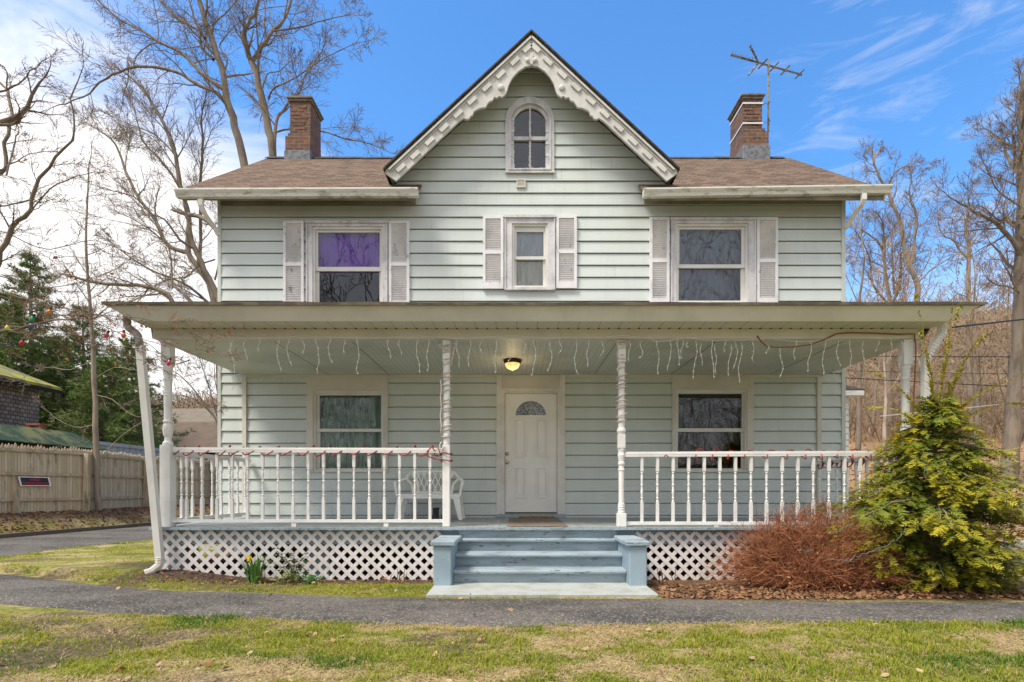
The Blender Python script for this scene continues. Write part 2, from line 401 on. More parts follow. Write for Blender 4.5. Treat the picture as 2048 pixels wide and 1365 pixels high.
H(mb,'siding_joint',m_joint,kind='stuff')
# side / back walls (plain lap boards, seen only from the side)
mb=MB()
for X,sg in ((XL,-1),(XR,1)):
    z=.46
    while z<6.1:
        zt=min(z+.2055,6.15); mb.quad((X+sg*.02,YW,z),(X+sg*.02,YB,z),(X+sg*.004,YB,zt),(X+sg*.004,YW,zt)); mb.quad((X+sg*.004,YW,z),(X+sg*.004,YB,z),(X+sg*.02,YB,z),(X+sg*.02,YW,z)); z=zt
    mb.poly([(X,YW+.02,6.15),(X,11.95,8.2),(X,YB,6.1)])
mb.quad((XL,YB,0),(XR,YB,0),(XR,YB,6.1),(XL,YB,6.1))
H(mb,'side_wall',m_siding)
mb=MB(); mb.box(XL+.02,XR-.02,YW+.005,YW+.2,-.3,.458); mb.box(XL+.02,XL+.2,YW+.21,YB,-.3,.458); mb.box(XR-.2,XR-.02,YW+.21,YB,-.3,.458)
H(mb,'foundation',m_found)
mb=MB()
for x0,x1 in ((437,443.5),(1681.5,1689)): mb.box(wx(x0),wx(x1),YW-.032,YW+.05,.46,6.2)
H(mb,'corner_board',m_corner,split=1)
mb=MB()
mb.box(wx(487),wx(495),YW-.05,YW-.001,.645,ZC-.04); mb.box(wx(1632),wx(1640),YW-.05,YW-.001,.645,ZC-.04)
# frieze under the ceiling, board panels over the windows and the door
segs=[(487,615),(777,993),(1130,1343),(1505,1640)]
for a,b in segs: mb.box(wx(a),wx(b),YW-.048,YW-.001,ZC-.04,ZC)
for a,b,c in ((615,777,780),(1343,1505,778)):
    mb.box(wx(a),wx(b),YW-.045,YW-.001,wz(c),ZC)
mb.box(wx(1003),wx(1120),YW-.03,YW-.001,wz(778),ZC)
H(mb,'trim_board',m_beige)
# ---- windows ----
CUR={'purple':curtain('purple_curtain',(.36,.10,.85),(.16,.035,.48)),'blind':curtain('grey_blind',(.80,.86,.95),(.70,.76,.86)),
 'grey':curtain('blue_grey_curtain',(.27,.32,.42),(.18,.21,.28)),'green':curtain('pale_green_curtain',(.40,.55,.47),(.22,.31,.26)),'black':None}
m_lace=curtain('lace_curtain',(.93,.91,.88),(.75,.73,.70)); m_room=mat('dark_room',(.05,.048,.045),rough=.9); m_tape=mat('old_putty',(.75,.74,.70),(.30,.30,.28),30,rough=.8)
def curt(x0,x1,z0,z1,y,amp=.02,wl=.09,seed=0):
    mb=MB(); n=int((x1-x0)/.015); pr=None
    for i in range(n+1):
        x=x0+(x1-x0)*i/n; yy=y+amp*math.sin(2*PI*x/wl+seed+1.3*math.sin(x*7+seed)); 
        if pr: mb.quad((pr[0],pr[1],z0),(x,yy,z0),(x,yy,z1),(pr[0],pr[1],z1))
        pr=(x,yy)
    return mb
SHUT=mat('weathered_shutter',(.80,.79,.80),(.66,.66,.68),4,stretch=(1,1,.6),rough=.6,c3=(.20,.20,.21),sc3=9,lo3=.58,hi3=.70,f3=.7,bs=.15)
def roombox(o,parent,d=1.3):
    mb=MB(); x0,x1,z0,z1=o; y0=YW+.09; y1=YW+d; x0-=.25;x1+=.25;z1+=.05;z0-=.2
    mb.quad((x0,y1,z0),(x1,y1,z0),(x1,y1,z1),(x0,y1,z1)); mb.quad((x0,y0,z0),(x1,y0,z0),(x1,y1,z0),(x0,y1,z0)); mb.quad((x0,y0,z1),(x1,y0,z1),(x1,y1,z1),(x0,y1,z1))
    mb.quad((x0,y0,z0),(x0,y1,z0),(x0,y1,z1),(x0,y0,z1)); mb.quad((x1,y0,z0),(x1,y1,z0),(x1,y1,z1),(x1,y0,z1))
    ring(mb,(x0,x1,z0,z1),o,y0,y0+.01)
    H(mb,'room_interior',m_room,parent)
for wd in WIN:
    c,fr,up,lo=wd['case'],wd['fr'],wd['up'],wd['lo']
    mb=MB()
    ring(mb,c,(fr[0],fr[1],fr[2],fr[3]),YW-.055,YW+.03,bottom=False)
    mb.box(fr[0],fr[1],YW-.055,YW+.03,c[2],fr[2])
    if wd['sh']:
        mb.box(c[0]-.01,c[1]+.01,YW-.085,YW-.056,c[3]-.03,c[3]+.012)   # drip cap
        mb.box(c[0]+.001,c[0]+.022,YW-.075,YW-.056,c[2],c[3]-.031); mb.box(c[1]-.022,c[1]-.001,YW-.075,YW-.056,c[2],c[3]-.031)
        mb.box(c[0]+.03,c[1]-.03,YW-.072,YW-.056,c[2]+.002,c[2]+.045)
    win=H(mb,'window',wd['cm'])
    mb=MB(); e=.012
    ring(mb,(fr[0]-.004,fr[1]+.004,fr[2]-.004,fr[3]+.004),(fr[0]+.035,fr[1]-.035,fr[2]+.035,fr[3]-.035),YW-.03,YW+.075)
    H(mb,'window_frame',m_vinyl,win)
    mb=MB()
    ring(mb,(fr[0]+.0352,fr[1]-.0352,lo[3]-.0,fr[3]-.0352),(up[0],up[1],up[2],up[3]),YW+.005,YW+.032)
    H(mb,'upper_sash',m_vinyl,win)
    mb=MB(); ring(mb,(fr[0]+.0354,fr[1]-.0354,fr[2]+.0352,up[2]-.012),(lo[0],lo[1],lo[2],lo[3]),YW+.034,YW+.062)
    H(mb,'lower_sash',m_vinyl,win)
    g=m_glass
    mb=MB(); mb.quad((up[0]-.004,YW+.018,up[2]-.004),(up[1]+.004,YW+.018,up[2]-.004),(up[1]+.004,YW+.018,up[3]+.004),(up[0]-.004,YW+.018,up[3]+.004)); H(mb,'pane',g,win)
    mb=MB(); mb.quad((lo[0]-.004,YW+.048,lo[2]-.004),(lo[1]+.004,YW+.048,lo[2]-.004),(lo[1]+.004,YW+.048,lo[3]+.004),(lo[0]-.004,YW+.048,lo[3]+.004)); H(mb,'pane',m_glassdark if wd['n'] in('ul',) else g,win)
    roombox((fr[0]+.03,fr[1]-.03,fr[2]+.03,fr[3]-.03),win)
    x0,x1=fr[0],fr[1]
    if wd['cu']=='purple': H(curt(x0,x1,lo[3]-.01,fr[3],YW+.12,.004,.3),'curtain',CUR['purple'],win)
    elif wd['cu']=='blind':
        H(curt(x0,x1,lo[3]+.01,fr[3],YW+.075,.001,.3),'blind',CUR['blind'],win); H(curt(x0,x1,fr[2],lo[3]-.005,YW+.085,.003,.07),'curtain',m_lace,win)
    elif wd['cu']=='grey': H(curt(x0,x1,fr[2],fr[3],YW+.14,.012,.16,2),'curtain',CUR['grey'],win)
    elif wd['cu']=='green':
        H(curt(x0,x1,fr[2],fr[3],YW+.14,.014,.08,1),'curtain',CUR['green'],win)
    for s in wd['sh']:
        a=rect(*s); mb=MB(); t=.045; mz=a[2]+(a[3]-a[2])*.50; zt=a[3]-.05; zb=a[2]+(.11 if wd['n']=='um' else .10)
        y0,y1=YW-.062,YW-.022
        mb.box(a[0],a[0]+t,y0,y1,a[2],a[3]); mb.box(a[1]-t,a[1],y0,y1,a[2],a[3])
        mb.box(a[0]+t,a[1]-t,y0,y1,zt,a[3]); mb.box(a[0]+t,a[1]-t,y0,y1,a[2],zb); mb.box(a[0]+t,a[1]-t,y0,y1,mz-.03,mz+.03)
        mb.box(a[0]+t,a[1]-t,YW-.026,YW-.0225,zb,zt)
        for (p,q) in ((zb,mz-.03),(mz+.03,zt)):
            n=max(3,round((q-p)/.0375))
            for i in range(n):
                z=p+(i+.5)*(q-p)/n; M=Matrix.Translation((0,YW-.042,z))@Matrix.Rotation(R(-50),4,'X')
                mb.box(a[0]+t,a[1]-t,-.015,.015,-.003,.003,M)
        for z in (a[3]-.02,a[2]+.03):
            for x in (a[0]+.012,a[1]-.012): mb.box(x-.005,x+.005,y0-.004,y0,z-.005,z+.005)
        H(mb,'shutter',SHUT)
# ---- arched attic window ----
def archpts(x0,x1,z0,z1,n=14):
    r=(x1-x0)/2; cx=(x0+x1)/2; zc=z1-r
    return [(x0,z0),(x1,z0)]+[(cx+r*math.cos(PI*i/n),zc+r*math.sin(PI*i/n)) for i in range(n+1)]
def archring(mb,o,i,y0,y1,n=14):
    A=archpts(*o,n); B=archpts(*i,n); m=len(A)
    for k in range(m):
        j=(k+1)%m
        a,b,c,d=A[k],A[j],B[j],B[k]
        mb.quad((a[0],y0,a[1]),(b[0],y0,b[1]),(c[0],y0,c[1]),(d[0],y0,d[1]))
        mb.quad((d[0],y0,d[1]),(c[0],y0,c[1]),(c[0],y1,c[1]),(d[0],y1,d[1]))
        mb.quad((a[0],y1,a[1]),(b[0],y1,b[1]),(b[0],y0,b[1]),(a[0],y0,a[1]))
mb=MB(); o=arch['case']; gl=arch['gl']; mid=(gl[0]-.055,gl[1]+.055,gl[2]-.03,gl[3]+.055)
archring(mb,o,mid,YW-.05,YW+.06)
archring(mb,(mid[0]-.03,mid[1]+.03,mid[2]-.02,mid[3]+.03),(mid[0]-.0,mid[1]+.0,mid[2]-.001,mid[3]),YW-.065,YW-.0505)
mb.box(o[0]-.012,o[1]+.012,YW-.06,YW-.052,o[2]-.012,o[2]+.012)
awin=H(mb,'arched_window',m_old)
mb=MB(); archring(mb,(mid[0]-.001,mid[1]+.001,mid[2]-.001,mid[3]+.001),gl,YW-.02,YW+.06); cx=(gl[0]+gl[1])/2
zm=wz(279); mb.box(gl[0]-.02,gl[1]+.02,YW-.028,YW+.03,zm-.03,zm+.03); mb.box(cx-.012,cx+.012,YW-.012,YW+.02,gl[2],zm-.03); mb.box(cx-.012,cx+.012,YW-.012,YW+.02,zm+.03,gl[3])
H(mb,'window_frame',m_old,awin)
mb=MB(); rr=random.Random(4)   # flaking putty round the panes
for i in range(60):
    z=gl[2]+rr.random()*(gl[3]-gl[2]-.2); x=rr.choice((gl[0]+.004,gl[1]-.004,cx-.014,cx+.014)); mb.box(x-.007*rr.random()-.003,x+.007*rr.random()+.003,YW-.006,YW+.012,z,z+.01+.05*rr.random())
for i in range(16):
    x=gl[0]+rr.random()*(gl[1]-gl[0]); mb.box(x,x+.03,YW-.006,YW+.012,gl[2],gl[2]+.006+.012*rr.random())
H(mb,'putty',m_tape,awin,kind='stuff')
mb=MB(); mb.poly([(x,YW+.014,z) for x,z in archpts(*gl)]); H(mb,'pane',m_glass,awin)
mb=MB(); mb.quad((o[0],YW+.5,o[2]),(o[1],YW+.5,o[2]),(o[1],YW+.5,o[3]),(o[0],YW+.5,o[3])); H(mb,'room_interior',mat('attic_dim',(.20,.21,.25),(.12,.13,.16),3,rough=.9),awin)
# louvre vent under it
mb=MB(); v=rect(1033,1051,361,378); mb.box(v[0],v[1],YW-.035,YW-.012,v[2],v[3]); ring(mb,v,(v[0]+.02,v[1]-.02,v[2]+.02,v[3]-.02),YW-.05,YW-.0352)
for i in range(3):
    z=v[2]+.03+i*.035; mb.box(v[0]+.022,v[1]-.022,YW-.045,YW-.0353,z,z+.012)
H(mb,'wall_vent',m_beige)
# ---- main roof (front slopes left and right of the gable, back slope) ----
ZE=6.0; SL=.777; ZR=ZE+SL*(11.95-8.8); RX0,RX1=-5.51,6.05; YR=11.95
zr=lambda y:ZE+SL*(y-8.8)
mb=MB()
Lp=[(RX0,8.78),(-1.62,8.78),(-1.62,9.22),(-2.21,9.22),(.07,11.93),(RX0,11.95)]
Rp=[(2.08,8.78),(RX1,8.78),(RX1,11.95),(.42,11.93),(2.70,9.22),(2.08,9.22)]
for P in (Lp,Rp): mb.extr([(x,y,zr(y)) for x,y in P],(0,0,-.035))
mb.extr([(RX0,11.95,ZR),(RX1,11.95,ZR),(RX1,15.2,ZR-SL*3.25),(RX0,15.2,ZR-SL*3.25)],(0,0,-.035))
roof=H(mb,'roof',m_shingle)
mb=MB(); rr=random.Random(2); x=RX0
while x<RX1-.2:
    M=Matrix.Translation((x,11.95,ZR))
    dz=rr.uniform(.0,.012); mb.extr([(x,11.80,ZR-.117+.012+dz),(x+.29,11.80,ZR-.117+.012+dz),(x+.29,11.95,ZR+.014+dz),(x,11.95,ZR+.014+dz)],(0,0,.012)); x+=.30
H(mb,'ridge_cap',m_roofedge,roof)
# rake boards on the side eaves
mb=MB()
for X in (RX0+.03,RX1-.05):
    mb.extr([(X,8.80,ZE-.16),(X,11.95,ZR-.16),(X,11.95,ZR-.04),(X,8.80,ZE-.04)],(.02,0,0))
    mb.extr([(X,15.2,ZR-SL*3.25-.16),(X,11.95,ZR-.16),(X,11.95,ZR-.04),(X,15.2,ZR-SL*3.25-.04)],(.02,0,0))
H(mb,'rake_board',m_beige,roof,split=1)
# boxed eave: soffit and fascia
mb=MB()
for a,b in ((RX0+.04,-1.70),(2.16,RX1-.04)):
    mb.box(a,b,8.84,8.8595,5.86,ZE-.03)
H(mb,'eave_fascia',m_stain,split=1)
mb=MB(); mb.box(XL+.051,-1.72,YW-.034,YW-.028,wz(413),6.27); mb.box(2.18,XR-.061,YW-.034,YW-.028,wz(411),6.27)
H(mb,'eave_shade_frieze',mat('shade_and_mildew_frieze',(.34,.33,.26),(.22,.20,.15),1.6,stretch=(1,1,2),rough=.7,c3=(.13,.11,.08),sc3=7,lo3=.55,hi3=.75,f3=.6),split=1)  # eave shade, with some mildew, put into the dark board colour
# gutters: K profile swept along X
def gutter(x0,x1,zl,zr_,name='gutter',dirty=m_gutter,rz=.0):
    pr=[(-.0,0),(-.11,0),(-.125,.012),(-.125,-.03),(-.10,-.055),(-.10,-.075),(-.075,-.115),(0,-.115),(0,-.112),(-.07,-.11),(-.095,-.07),(-.118,-.03),(-.118,.006),(-.105,-.006)]
    pr=[(0,.0),(-.125,.0),(-.125,-.022),(-.112,-.045),(-.092,-.072),(-.08,-.115),(0,-.115)]
    mb=MB(); n=len(pr)
    for i in range(1,n-1+1):
        a=pr[i%n]; b=pr[(i+1)%n] if i<n-1 else pr[0]
        mb.quad((x0,8.838+a[0],zl+a[1]),(x1,8.838+a[0],zr_+a[1]),(x1,8.838+b[0],zr_+b[1]),(x0,8.838+b[0],zl+b[1]))
    mb.quad((x0,8.838-.125,zl),(x1,8.838-.125,zr_),(x1,8.838-.11,zr_),(x0,8.838-.11,zl))
    mb.poly([(x0,8.838+a,zl+b) for a,b in pr]); mb.poly([(x1,8.838+a,zr_+b) for a,b in reversed(pr)])
    return H(mb,name,dirty)
gutter(-5.53,-1.60,5.985,6.0); gutter(2.06,6.08,5.99,6.05)
# ---- front gable roof ----
mb=MB(); th=.030; sy=8.80
for sg in (-1,1):
    A=(GX,GZ+.008); B=(GX+sg*2.42,GZ+.008-2.42*GS)
    mb.extr([(A[0],sy,A[1]),(B[0],sy,B[1]),(B[0],9.9,B[1]),(GX+sg*.02,12.05,GZ),(A[0],12.05,A[1])],(0,0,-th))
H(mb,'gable_roof',m_roofedge)
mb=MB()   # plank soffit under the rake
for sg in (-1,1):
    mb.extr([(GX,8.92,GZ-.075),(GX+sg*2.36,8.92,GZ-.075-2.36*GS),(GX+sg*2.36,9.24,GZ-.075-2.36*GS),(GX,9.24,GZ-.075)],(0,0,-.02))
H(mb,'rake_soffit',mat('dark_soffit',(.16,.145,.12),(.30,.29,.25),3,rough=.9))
# bargeboard with scalloped cut-outs: outline in metres from the apex, for the right half
def zz(zx,zy): return (wx(700+zx/2.6,8.86)-wx(700+936/2.6,8.86), wz(50+zy/2.6,8.86))
inner=[(935,212),(905,216),(868,240),(838,273),(818,310),(808,345),(800,362),(783,376),(768,370),(757,380),(742,375),(733,392),(716,398),(706,412),(697,428),(668,432),(645,443),(634,452),(631,468),(618,474),(612,486),(598,491),(584,484),(560,500),(232,812)]
I=[zz(*p) for p in inner]

bb=MB()
for sg in (-1,1):
    pts=[(GX+sg*(-x)*-1*-1 if False else GX-sg*x*-1*(1) , z) for x,z in I]
    pts=[(GX+(x if sg<0 else -x),z) for x,z in I]
    pts+=[(GX+(-2.40 if sg<0 else 2.40),I[-1][1]+.13),(GX+(-2.39 if sg<0 else 2.39),GZ-.026-2.39*GS),(GX,GZ-.026)]
    bb.prism(pts,8.86,8.905)
barge=H(bb,'bargeboard',m_rake)
mb=MB()
for sg in (-1,1):
    ux,uz=sg*.7312,-.6822; nx,nz=-sg*.6822,-.7312
    for off,wd_,yy in ((.02,.026,.045),(.062,.014,.018)):
        s0=off*1.0+.02; s1=3.22
        if off>.2:  # inner bead runs only below the scallops
            s0=.55
        a=Vector((GX+ux*s0+nx*off,8.86,GZ-.05+uz*s0+nz*off)); b=Vector((GX+ux*s1+nx*off,8.86,GZ-.05+uz*s1+nz*off))
        q=Vector((nx,0,nz))*wd_
        mb.extr([a,b,b+q,a+q],(0,-yy,0))
H(mb,'moulding',m_rake,barge)
blocks=[(915,125),(850,192),(776,260),(704,327),(628,397),(555,465),(482,537),(408,607),(333,678),(258,745)]
mb=MB()
for x,z in [zz(*p) for p in blocks]:
    for sg in (-1,1):
        M=Matrix.Translation((GX+sg*-x,8.845,z))@Matrix.Rotation(R(GA)*sg,4,'Y')
        mb.box(-.085,.085,-.010,.0145,-.036,.036,M)
H(mb,'applied_block',m_rake,barge)
mb=MB()
for zx,zy,r in ((778,328,.055),(917,186,.042)):
    x,z=zz(zx,zy)
    for sg in (-1,1): mb.lathe([(r,.0),(r*.92,-.014),(r*.6,-.026),(r*.2,-.031)],(GX+sg*-x,8.858,z),12,axis='y')
mb.prism([(GX-.02,zz(0,150)[1]),(GX+.02,zz(0,150)[1]),(GX+.03,zz(0,200)[1]),(GX,zz(0,212)[1]),(GX-.03,zz(0,200)[1])],8.84,8.8598)
H(mb,'rosette',m_rake,barge,smooth=False,kind='stuff')
# ---- chimneys ----
def chimney(x0,x1,y0,y1,z0,z1,shl,side):
    mb=MB(); zs=z0+shl
    mb.box(x0,x1,y0,y1,zs,z1-.1)
    e=.07
    if side<0: mb.box(x0-e*1.3,x1+.004,y0-.03,y1+.01,zs-.32,zs+.0); mb.box(x0-e*.6,x1+.002,y0-.015,y1,zs+.0005,zs+.07)
    else: mb.box(x0-.004,x1+e*1.9,y0-.03,y1+.01,zs-.30,zs); mb.box(x0-.002,x1+e*.9,y0-.015,y1,zs+.0005,zs+.075)
    # corbelled courses and jagged brick faces
    rr=random.Random(int(x0*10)); z=zs+.08
    while z<z1-.2:
        for k in range(3):
            bx=x0+.01+rr.random()*(x1-x0-.2); mb.box(bx,bx+.09+.08*rr.random(),y0-rr.uniform(.004,.012),y0+.01,z,z+.058)
        z+=.078
    c=H(mb,'chimney',m_brick)
    mb=MB(); mb.box(x0-.03,x1+.03,y0-.03,y1+.03,z1-.1,z1-.05); mb.box(x0-.055,x1+.055,y0-.055,y1+.055,z1-.0498,z1); H(mb,'chimney_cap',m_cap,c,bevel=.01)
    mb=MB()
    if side<0: mb.box(x0-.11,x1+.02,y0-.06,y1+.05,z0-.6,zs-.3205)
    else: mb.box(x0-.02,x1+.16,y0-.06,y1+.05,z0-.6,zs-.3005)
    mb2=MB()
    H(mb,'flashing',m_cement,c,bevel=.015)
    return c
c1=chimney(wx(580,11.8),wx(621,11.8),11.8,12.42,8.30,wz(195,11.8),.52,-1)
c2=chimney(wx(1486,11.8),wx(1524,11.8),11.8,12.5,8.36,wz(190,11.8),.56,1)
# chimney cover on the left stack, steel straps on the right one
mb=MB(); cx=wx(608,12.1); mb.lathe([(.13,0),(.13,.06),(.10,.13),(.04,.17)],(cx,12.1,wz(195,11.8)+.001),12); H(mb,'flue_cover',mat('galvanised',(.5,.5,.5),rough=.4,metal=.6),c1,smooth=True)
mb=MB()
for z in (wz(208,11.8),wz(248,11.8)):
    a=wx(1486,11.8);b=wx(1524,11.8); mb.box(a-.014,a-.004,11.79,12.5,z-.017,z+.017); mb.box(a-.014,b+.012,11.776,11.787,z-.017,z+.017); mb.box(b+.004,b+.014,11.79,12.5,z-.017,z+.017)
H(mb,'metal_strap',mat('steel_strap',(.7,.7,.72),rough=.4),c2,split=3)
# ---- TV antenna (hangs on straps at the right chimney) ----
YA=12.0
ant=thing('tv_antenna','rusty grey rooftop television antenna on a thin mast strapped to the right chimney','antenna',(wx(1537,YA),YA,wz(262,YA)))
m_ant=mat('antenna_metal',(.30,.28,.24),(.12,.085,.06),14,rough=.6,metal=.3,lo=.5,hi=.6)
mb=MB(); mb.tube([W(1537,263,YA),W(1537,122,YA)],.024,6); H(mb,'mast',m_ant,ant)
mb=MB(); b0=W(1461,110,YA-.35); b1=W(1603,150,YA+.35); mb.tube([b0,b1],.026,4)
H(mb,'boom',m_ant,ant)
mb=MB(); bd=(b1-b0); hz=Vector((bd.y,-bd.x,0)).normalized()
for i in range(9):
    p=b0+bd*(.02+i*.033); mb.tube([p-hz*.03+Vector((0,0,-.01)),p+hz*.03+Vector((0,0,.03))],.008,3); mb.tube([p,p+Vector((.02,0,.09))],.008,3)
for i,t in enumerate((.44,.60,.76,.97)):
    p=b0+bd*t; l=.05; mb.tube([p-hz*l*1.5-Vector((.045,0,.055)),p+hz*l*1.5+Vector((.045,0,.055))],.020,4); mb.box(p.x-.03,p.x+.03,p.y-.02,p.y+.02,p.z-.022,p.z+.022)
H(mb,'element',m_ant,ant,kind='stuff')
mb=MB(); c=b0+bd*.38
for e in (W(1500,92,YA-.5),W(1498,150,YA-.2)):
    mb.tube([c,e],.020,4)
    for t in (.35,.6,.8,1.0):
        p=c+(e-c)*t; mb.tube([p-hz*.04,p+hz*.04],.010,3)
H(mb,'reflector',m_ant,ant)
mb=MB()
for py in (204,242):
    mb.tube([W(1523,py+7,11.8),W(1538,py,YA)],.009,4); mb.tube([W(1523,py+7,12.2),W(1538,py,YA)],.009,4); p=W(1538,py,YA); mb.box(p.x-.03,p.x+.03,p.y-.02,p.y+.02,p.z-.012,p.z+.012)
H(mb,'bracket',m_ant,ant)
# ---- roof downspouts ----
def spout(pts,wd,dp,name='downspout',m=m_white,rib=None):
    mb=MB(); b=len(mb.v)
    for i,p in enumerate(pts):
        p=Vector(p); 
        for sx,sy in ((-1,-1),(1,-1),(1,1),(-1,1)): mb.v.append((p.x+sx*wd/2,p.y+sy*dp/2,p.z))
    for i in range(len(pts)-1):
        for k in range(4):
            k2=(k+1)%4; mb.f.append((b+i*4+k,b+i*4+k2,b+i*4+4+k2,b+i*4+4+k))
    mb.f.append((b+3,b+2,b+1,b)); e=b+(len(pts)-1)*4; mb.f.append((e,e+1,e+2,e+3))
    return H(mb,name,m)
spout([W(1727,388,8.78),W(1727,400,8.78),W(1722,412,8.82),W(1697,446,9.05),W(1691,458,9.12)],.075,.06)
spout([W(402,400,8.78),W(402,412,8.8),W(408,426,8.85),W(431,458,9.05),W(438,472,9.1)],.075,.06)
# ================= PORCH =================
FZ=.64; YF=6.98
SF=F/7.04
def px(x): return (x-VX)/SF
# roof shell
b0=(-4.72,5.34,6.66); t0=(-4.98,5.64,6.56)
mb=MB(); zb,zt=3.20,3.36
mb.quad((b0[0],b0[2],zb),(b0[1],b0[2],zb),(t0[1],t0[2],zt),(t0[0],t0[2],zt))
mb.quad((b0[0],b0[2],zb),(t0[0],t0[2],zt),(t0[0],YW,zt),(b0[0],YW,zb))
mb.quad((b0[1],b0[2],zb),(b0[1],YW,zb),(t0[1],YW,zt),(t0[1],t0[2],zt))
pf=H(mb,'porch_fascia',m_beige)
mb=MB(); zt2=3.405
fr_=[(-5.0,6.545),(5.68,6.545)]
mb.extr([(-5.0,6.545,zt+.001),(5.68,6.545,zt+.001),(5.68,YW-.01,zt+.001),(-5.0,YW-.01,zt+.001)],(0,0,.018))
mb.quad((-5.0,6.54,zt2-.02),(5.68,6.54,zt2-.02),(4.7,YW-.02,4.05),(-4.1,YW-.02,4.05))
mb.tri((-5.0,6.54,zt2-.02),(-4.1,YW-.02,4.05),(-5.0,YW-.02,zt2-.02)); mb.tri((5.68,6.54,zt2-.02),(5.68,YW-.02,zt2-.02),(4.7,YW-.02,4.05))
# curled, wavy front edge of the roofing
rr=random.Random(9); pr=None
for i in range(121):
    x=-5.02+10.72*i/120; dz=.010+.016*abs(mn.noise((x*.9,3,0)))+.008*mn.noise((x*3.1,1,0)); sag=-.006*math.sin(PI*i/120)
    q=[(x,6.53,zt+.0+sag),(x,6.525,zt+.022+dz+sag),(x,6.60,zt2+dz+sag)]
    if pr:
        mb.quad(pr[0],q[0],q[1],pr[1]); mb.quad(pr[1],q[1],q[2],pr[2])
    pr=q
H(mb,'porch_roof',mat('porch_roof_edge',(.10,.085,.065),(.20,.165,.12),5,rough=.85))
def soffitmat():
    m,t,b=base('porch_soffit'); p=P_(t); sp=N(t,'ShaderNodeSeparateXYZ'); t.links.new(p,sp.inputs[0])
    g=math_(t,'LESS_THAN',math_(t,'FRACT',math_(t,'MULTIPLY',sp.outputs[0],3.84)),.035)
    setc(t,b,mixc(t,math_(t,'MULTIPLY',g,.6),(.60,.58,.50),(.16,.15,.12))); b.inputs['Roughness'].default_value=.5; return m
mb=MB(); mb.box(b0[0]+.002,b0[1]-.002,b0[2]+.003,6.97,zb-.001,zb+.012); H(mb,'porch_soffit',soffitmat())
mb=MB()   # little weep slots along the beam
x=b0[0]+.3
while x<b0[1]-.3: mb.box(x,x+.018,6.93,6.9695,zb-.006,zb-.0012); x+=.1302
H(mb,'soffit_slot',m_dark,kind='stuff')
mb=MB(); mb.box(-4.70,5.26,6.972,7.10,ZC,zb-.002); mb.box(-4.70,5.26,6.962,6.9718,ZC-.004,ZC+.028)
H(mb,'porch_beam',m_beige)
mb=MB(); mb.box(-4.70,5.26,7.102,YW-.05,ZC+.001,ZC+.02)
H(mb,'porch_ceiling',m_ceil)
mb=MB()   # joint battens running across the ceiling
for a,b in ((W(560,690,0),0),): pass
for (ax,ay),(bx,by) in (((-2.45,7.12),(-3.35,9.15)),((-1.55,7.12),(-2.15,9.18)),((1.55,7.12),(1.30,9.18)),((3.2,7.12),(2.75,9.18)),((4.35,7.12),(3.95,9.18))):
    pass
for x in (-3.2,-2.18,1.32,2.62,4.3):
    mb.extr([(x,7.12,ZC-.002),(x+.012,7.12,ZC-.002),(x+.012+.0,9.18,ZC-.002),(x,9.18,ZC-.002)],(0,0,.0025))
H(mb,'ceiling_joint',m_stain,split=1)
mb=MB()   # closed ends between fascia and ceiling
mb.quad((-4.702,7.1,ZC),(-4.702,YW-.02,ZC),(b0[0],YW-.02,zb),(b0[0],7.1,zb)); mb.quad((-4.702,6.97,ZC),(-4.702,7.1,ZC),(b0[0],7.1,zb),(b0[0],6.97,zb))
H(mb,'porch_end_panel',m_beige); mb=MB(); mb.quad((5.262,6.97,ZC),(5.262,YW-.02,ZC),(b0[1],YW-.02,zb),(b0[1],6.97,zb)); H(mb,'porch_end_panel',m_beige)
# floor
mb=MB(); x=-4.72; rr=random.Random(5)
while x<5.24:
    w2=min(.086,5.24-x); mb.box(x,x+w2-.003,YF-.045+rr.uniform(-.004,.004),YW-.03,FZ-.028,FZ-.001*rr.random()); x+=.0865
H(mb,'porch_floor',m_floor)
mb=MB(); mb.box(-4.72,5.24,YF-.05,YF-.0005,FZ-.034,FZ-.0285); x=-4.72
while x<5.23:
    l=min(rr.uniform(.06,.16),5.24-x); mb.box(x,x+l-.006,YF-.056,YF-.0495,FZ-.036+rr.uniform(-.002,.002),FZ-.003+rr.uniform(-.003,.002)); x+=l
H(mb,'porch_floor_nosing',m_bluedirty)
mb=MB(); mb.box(-4.70,5.22,7.03,7.07,.41,FZ-.037); mb.box(-4.70,-4.66,7.075,YW,.41,FZ-.03); mb.box(5.18,5.22,7.075,YW,.41,FZ-.03)
H(mb,'porch_skirt_board',m_blue)
mb=MB()
for x in (-4.66,-2.75,-.98,1.36,3.4,4.92): mb.box(x,x+.30,7.075,7.40,-.3,.408)
mb.box(-4.66,-4.36,8.9,9.2,-.3,.408)
H(mb,'porch_pier',m_blue,split=1)
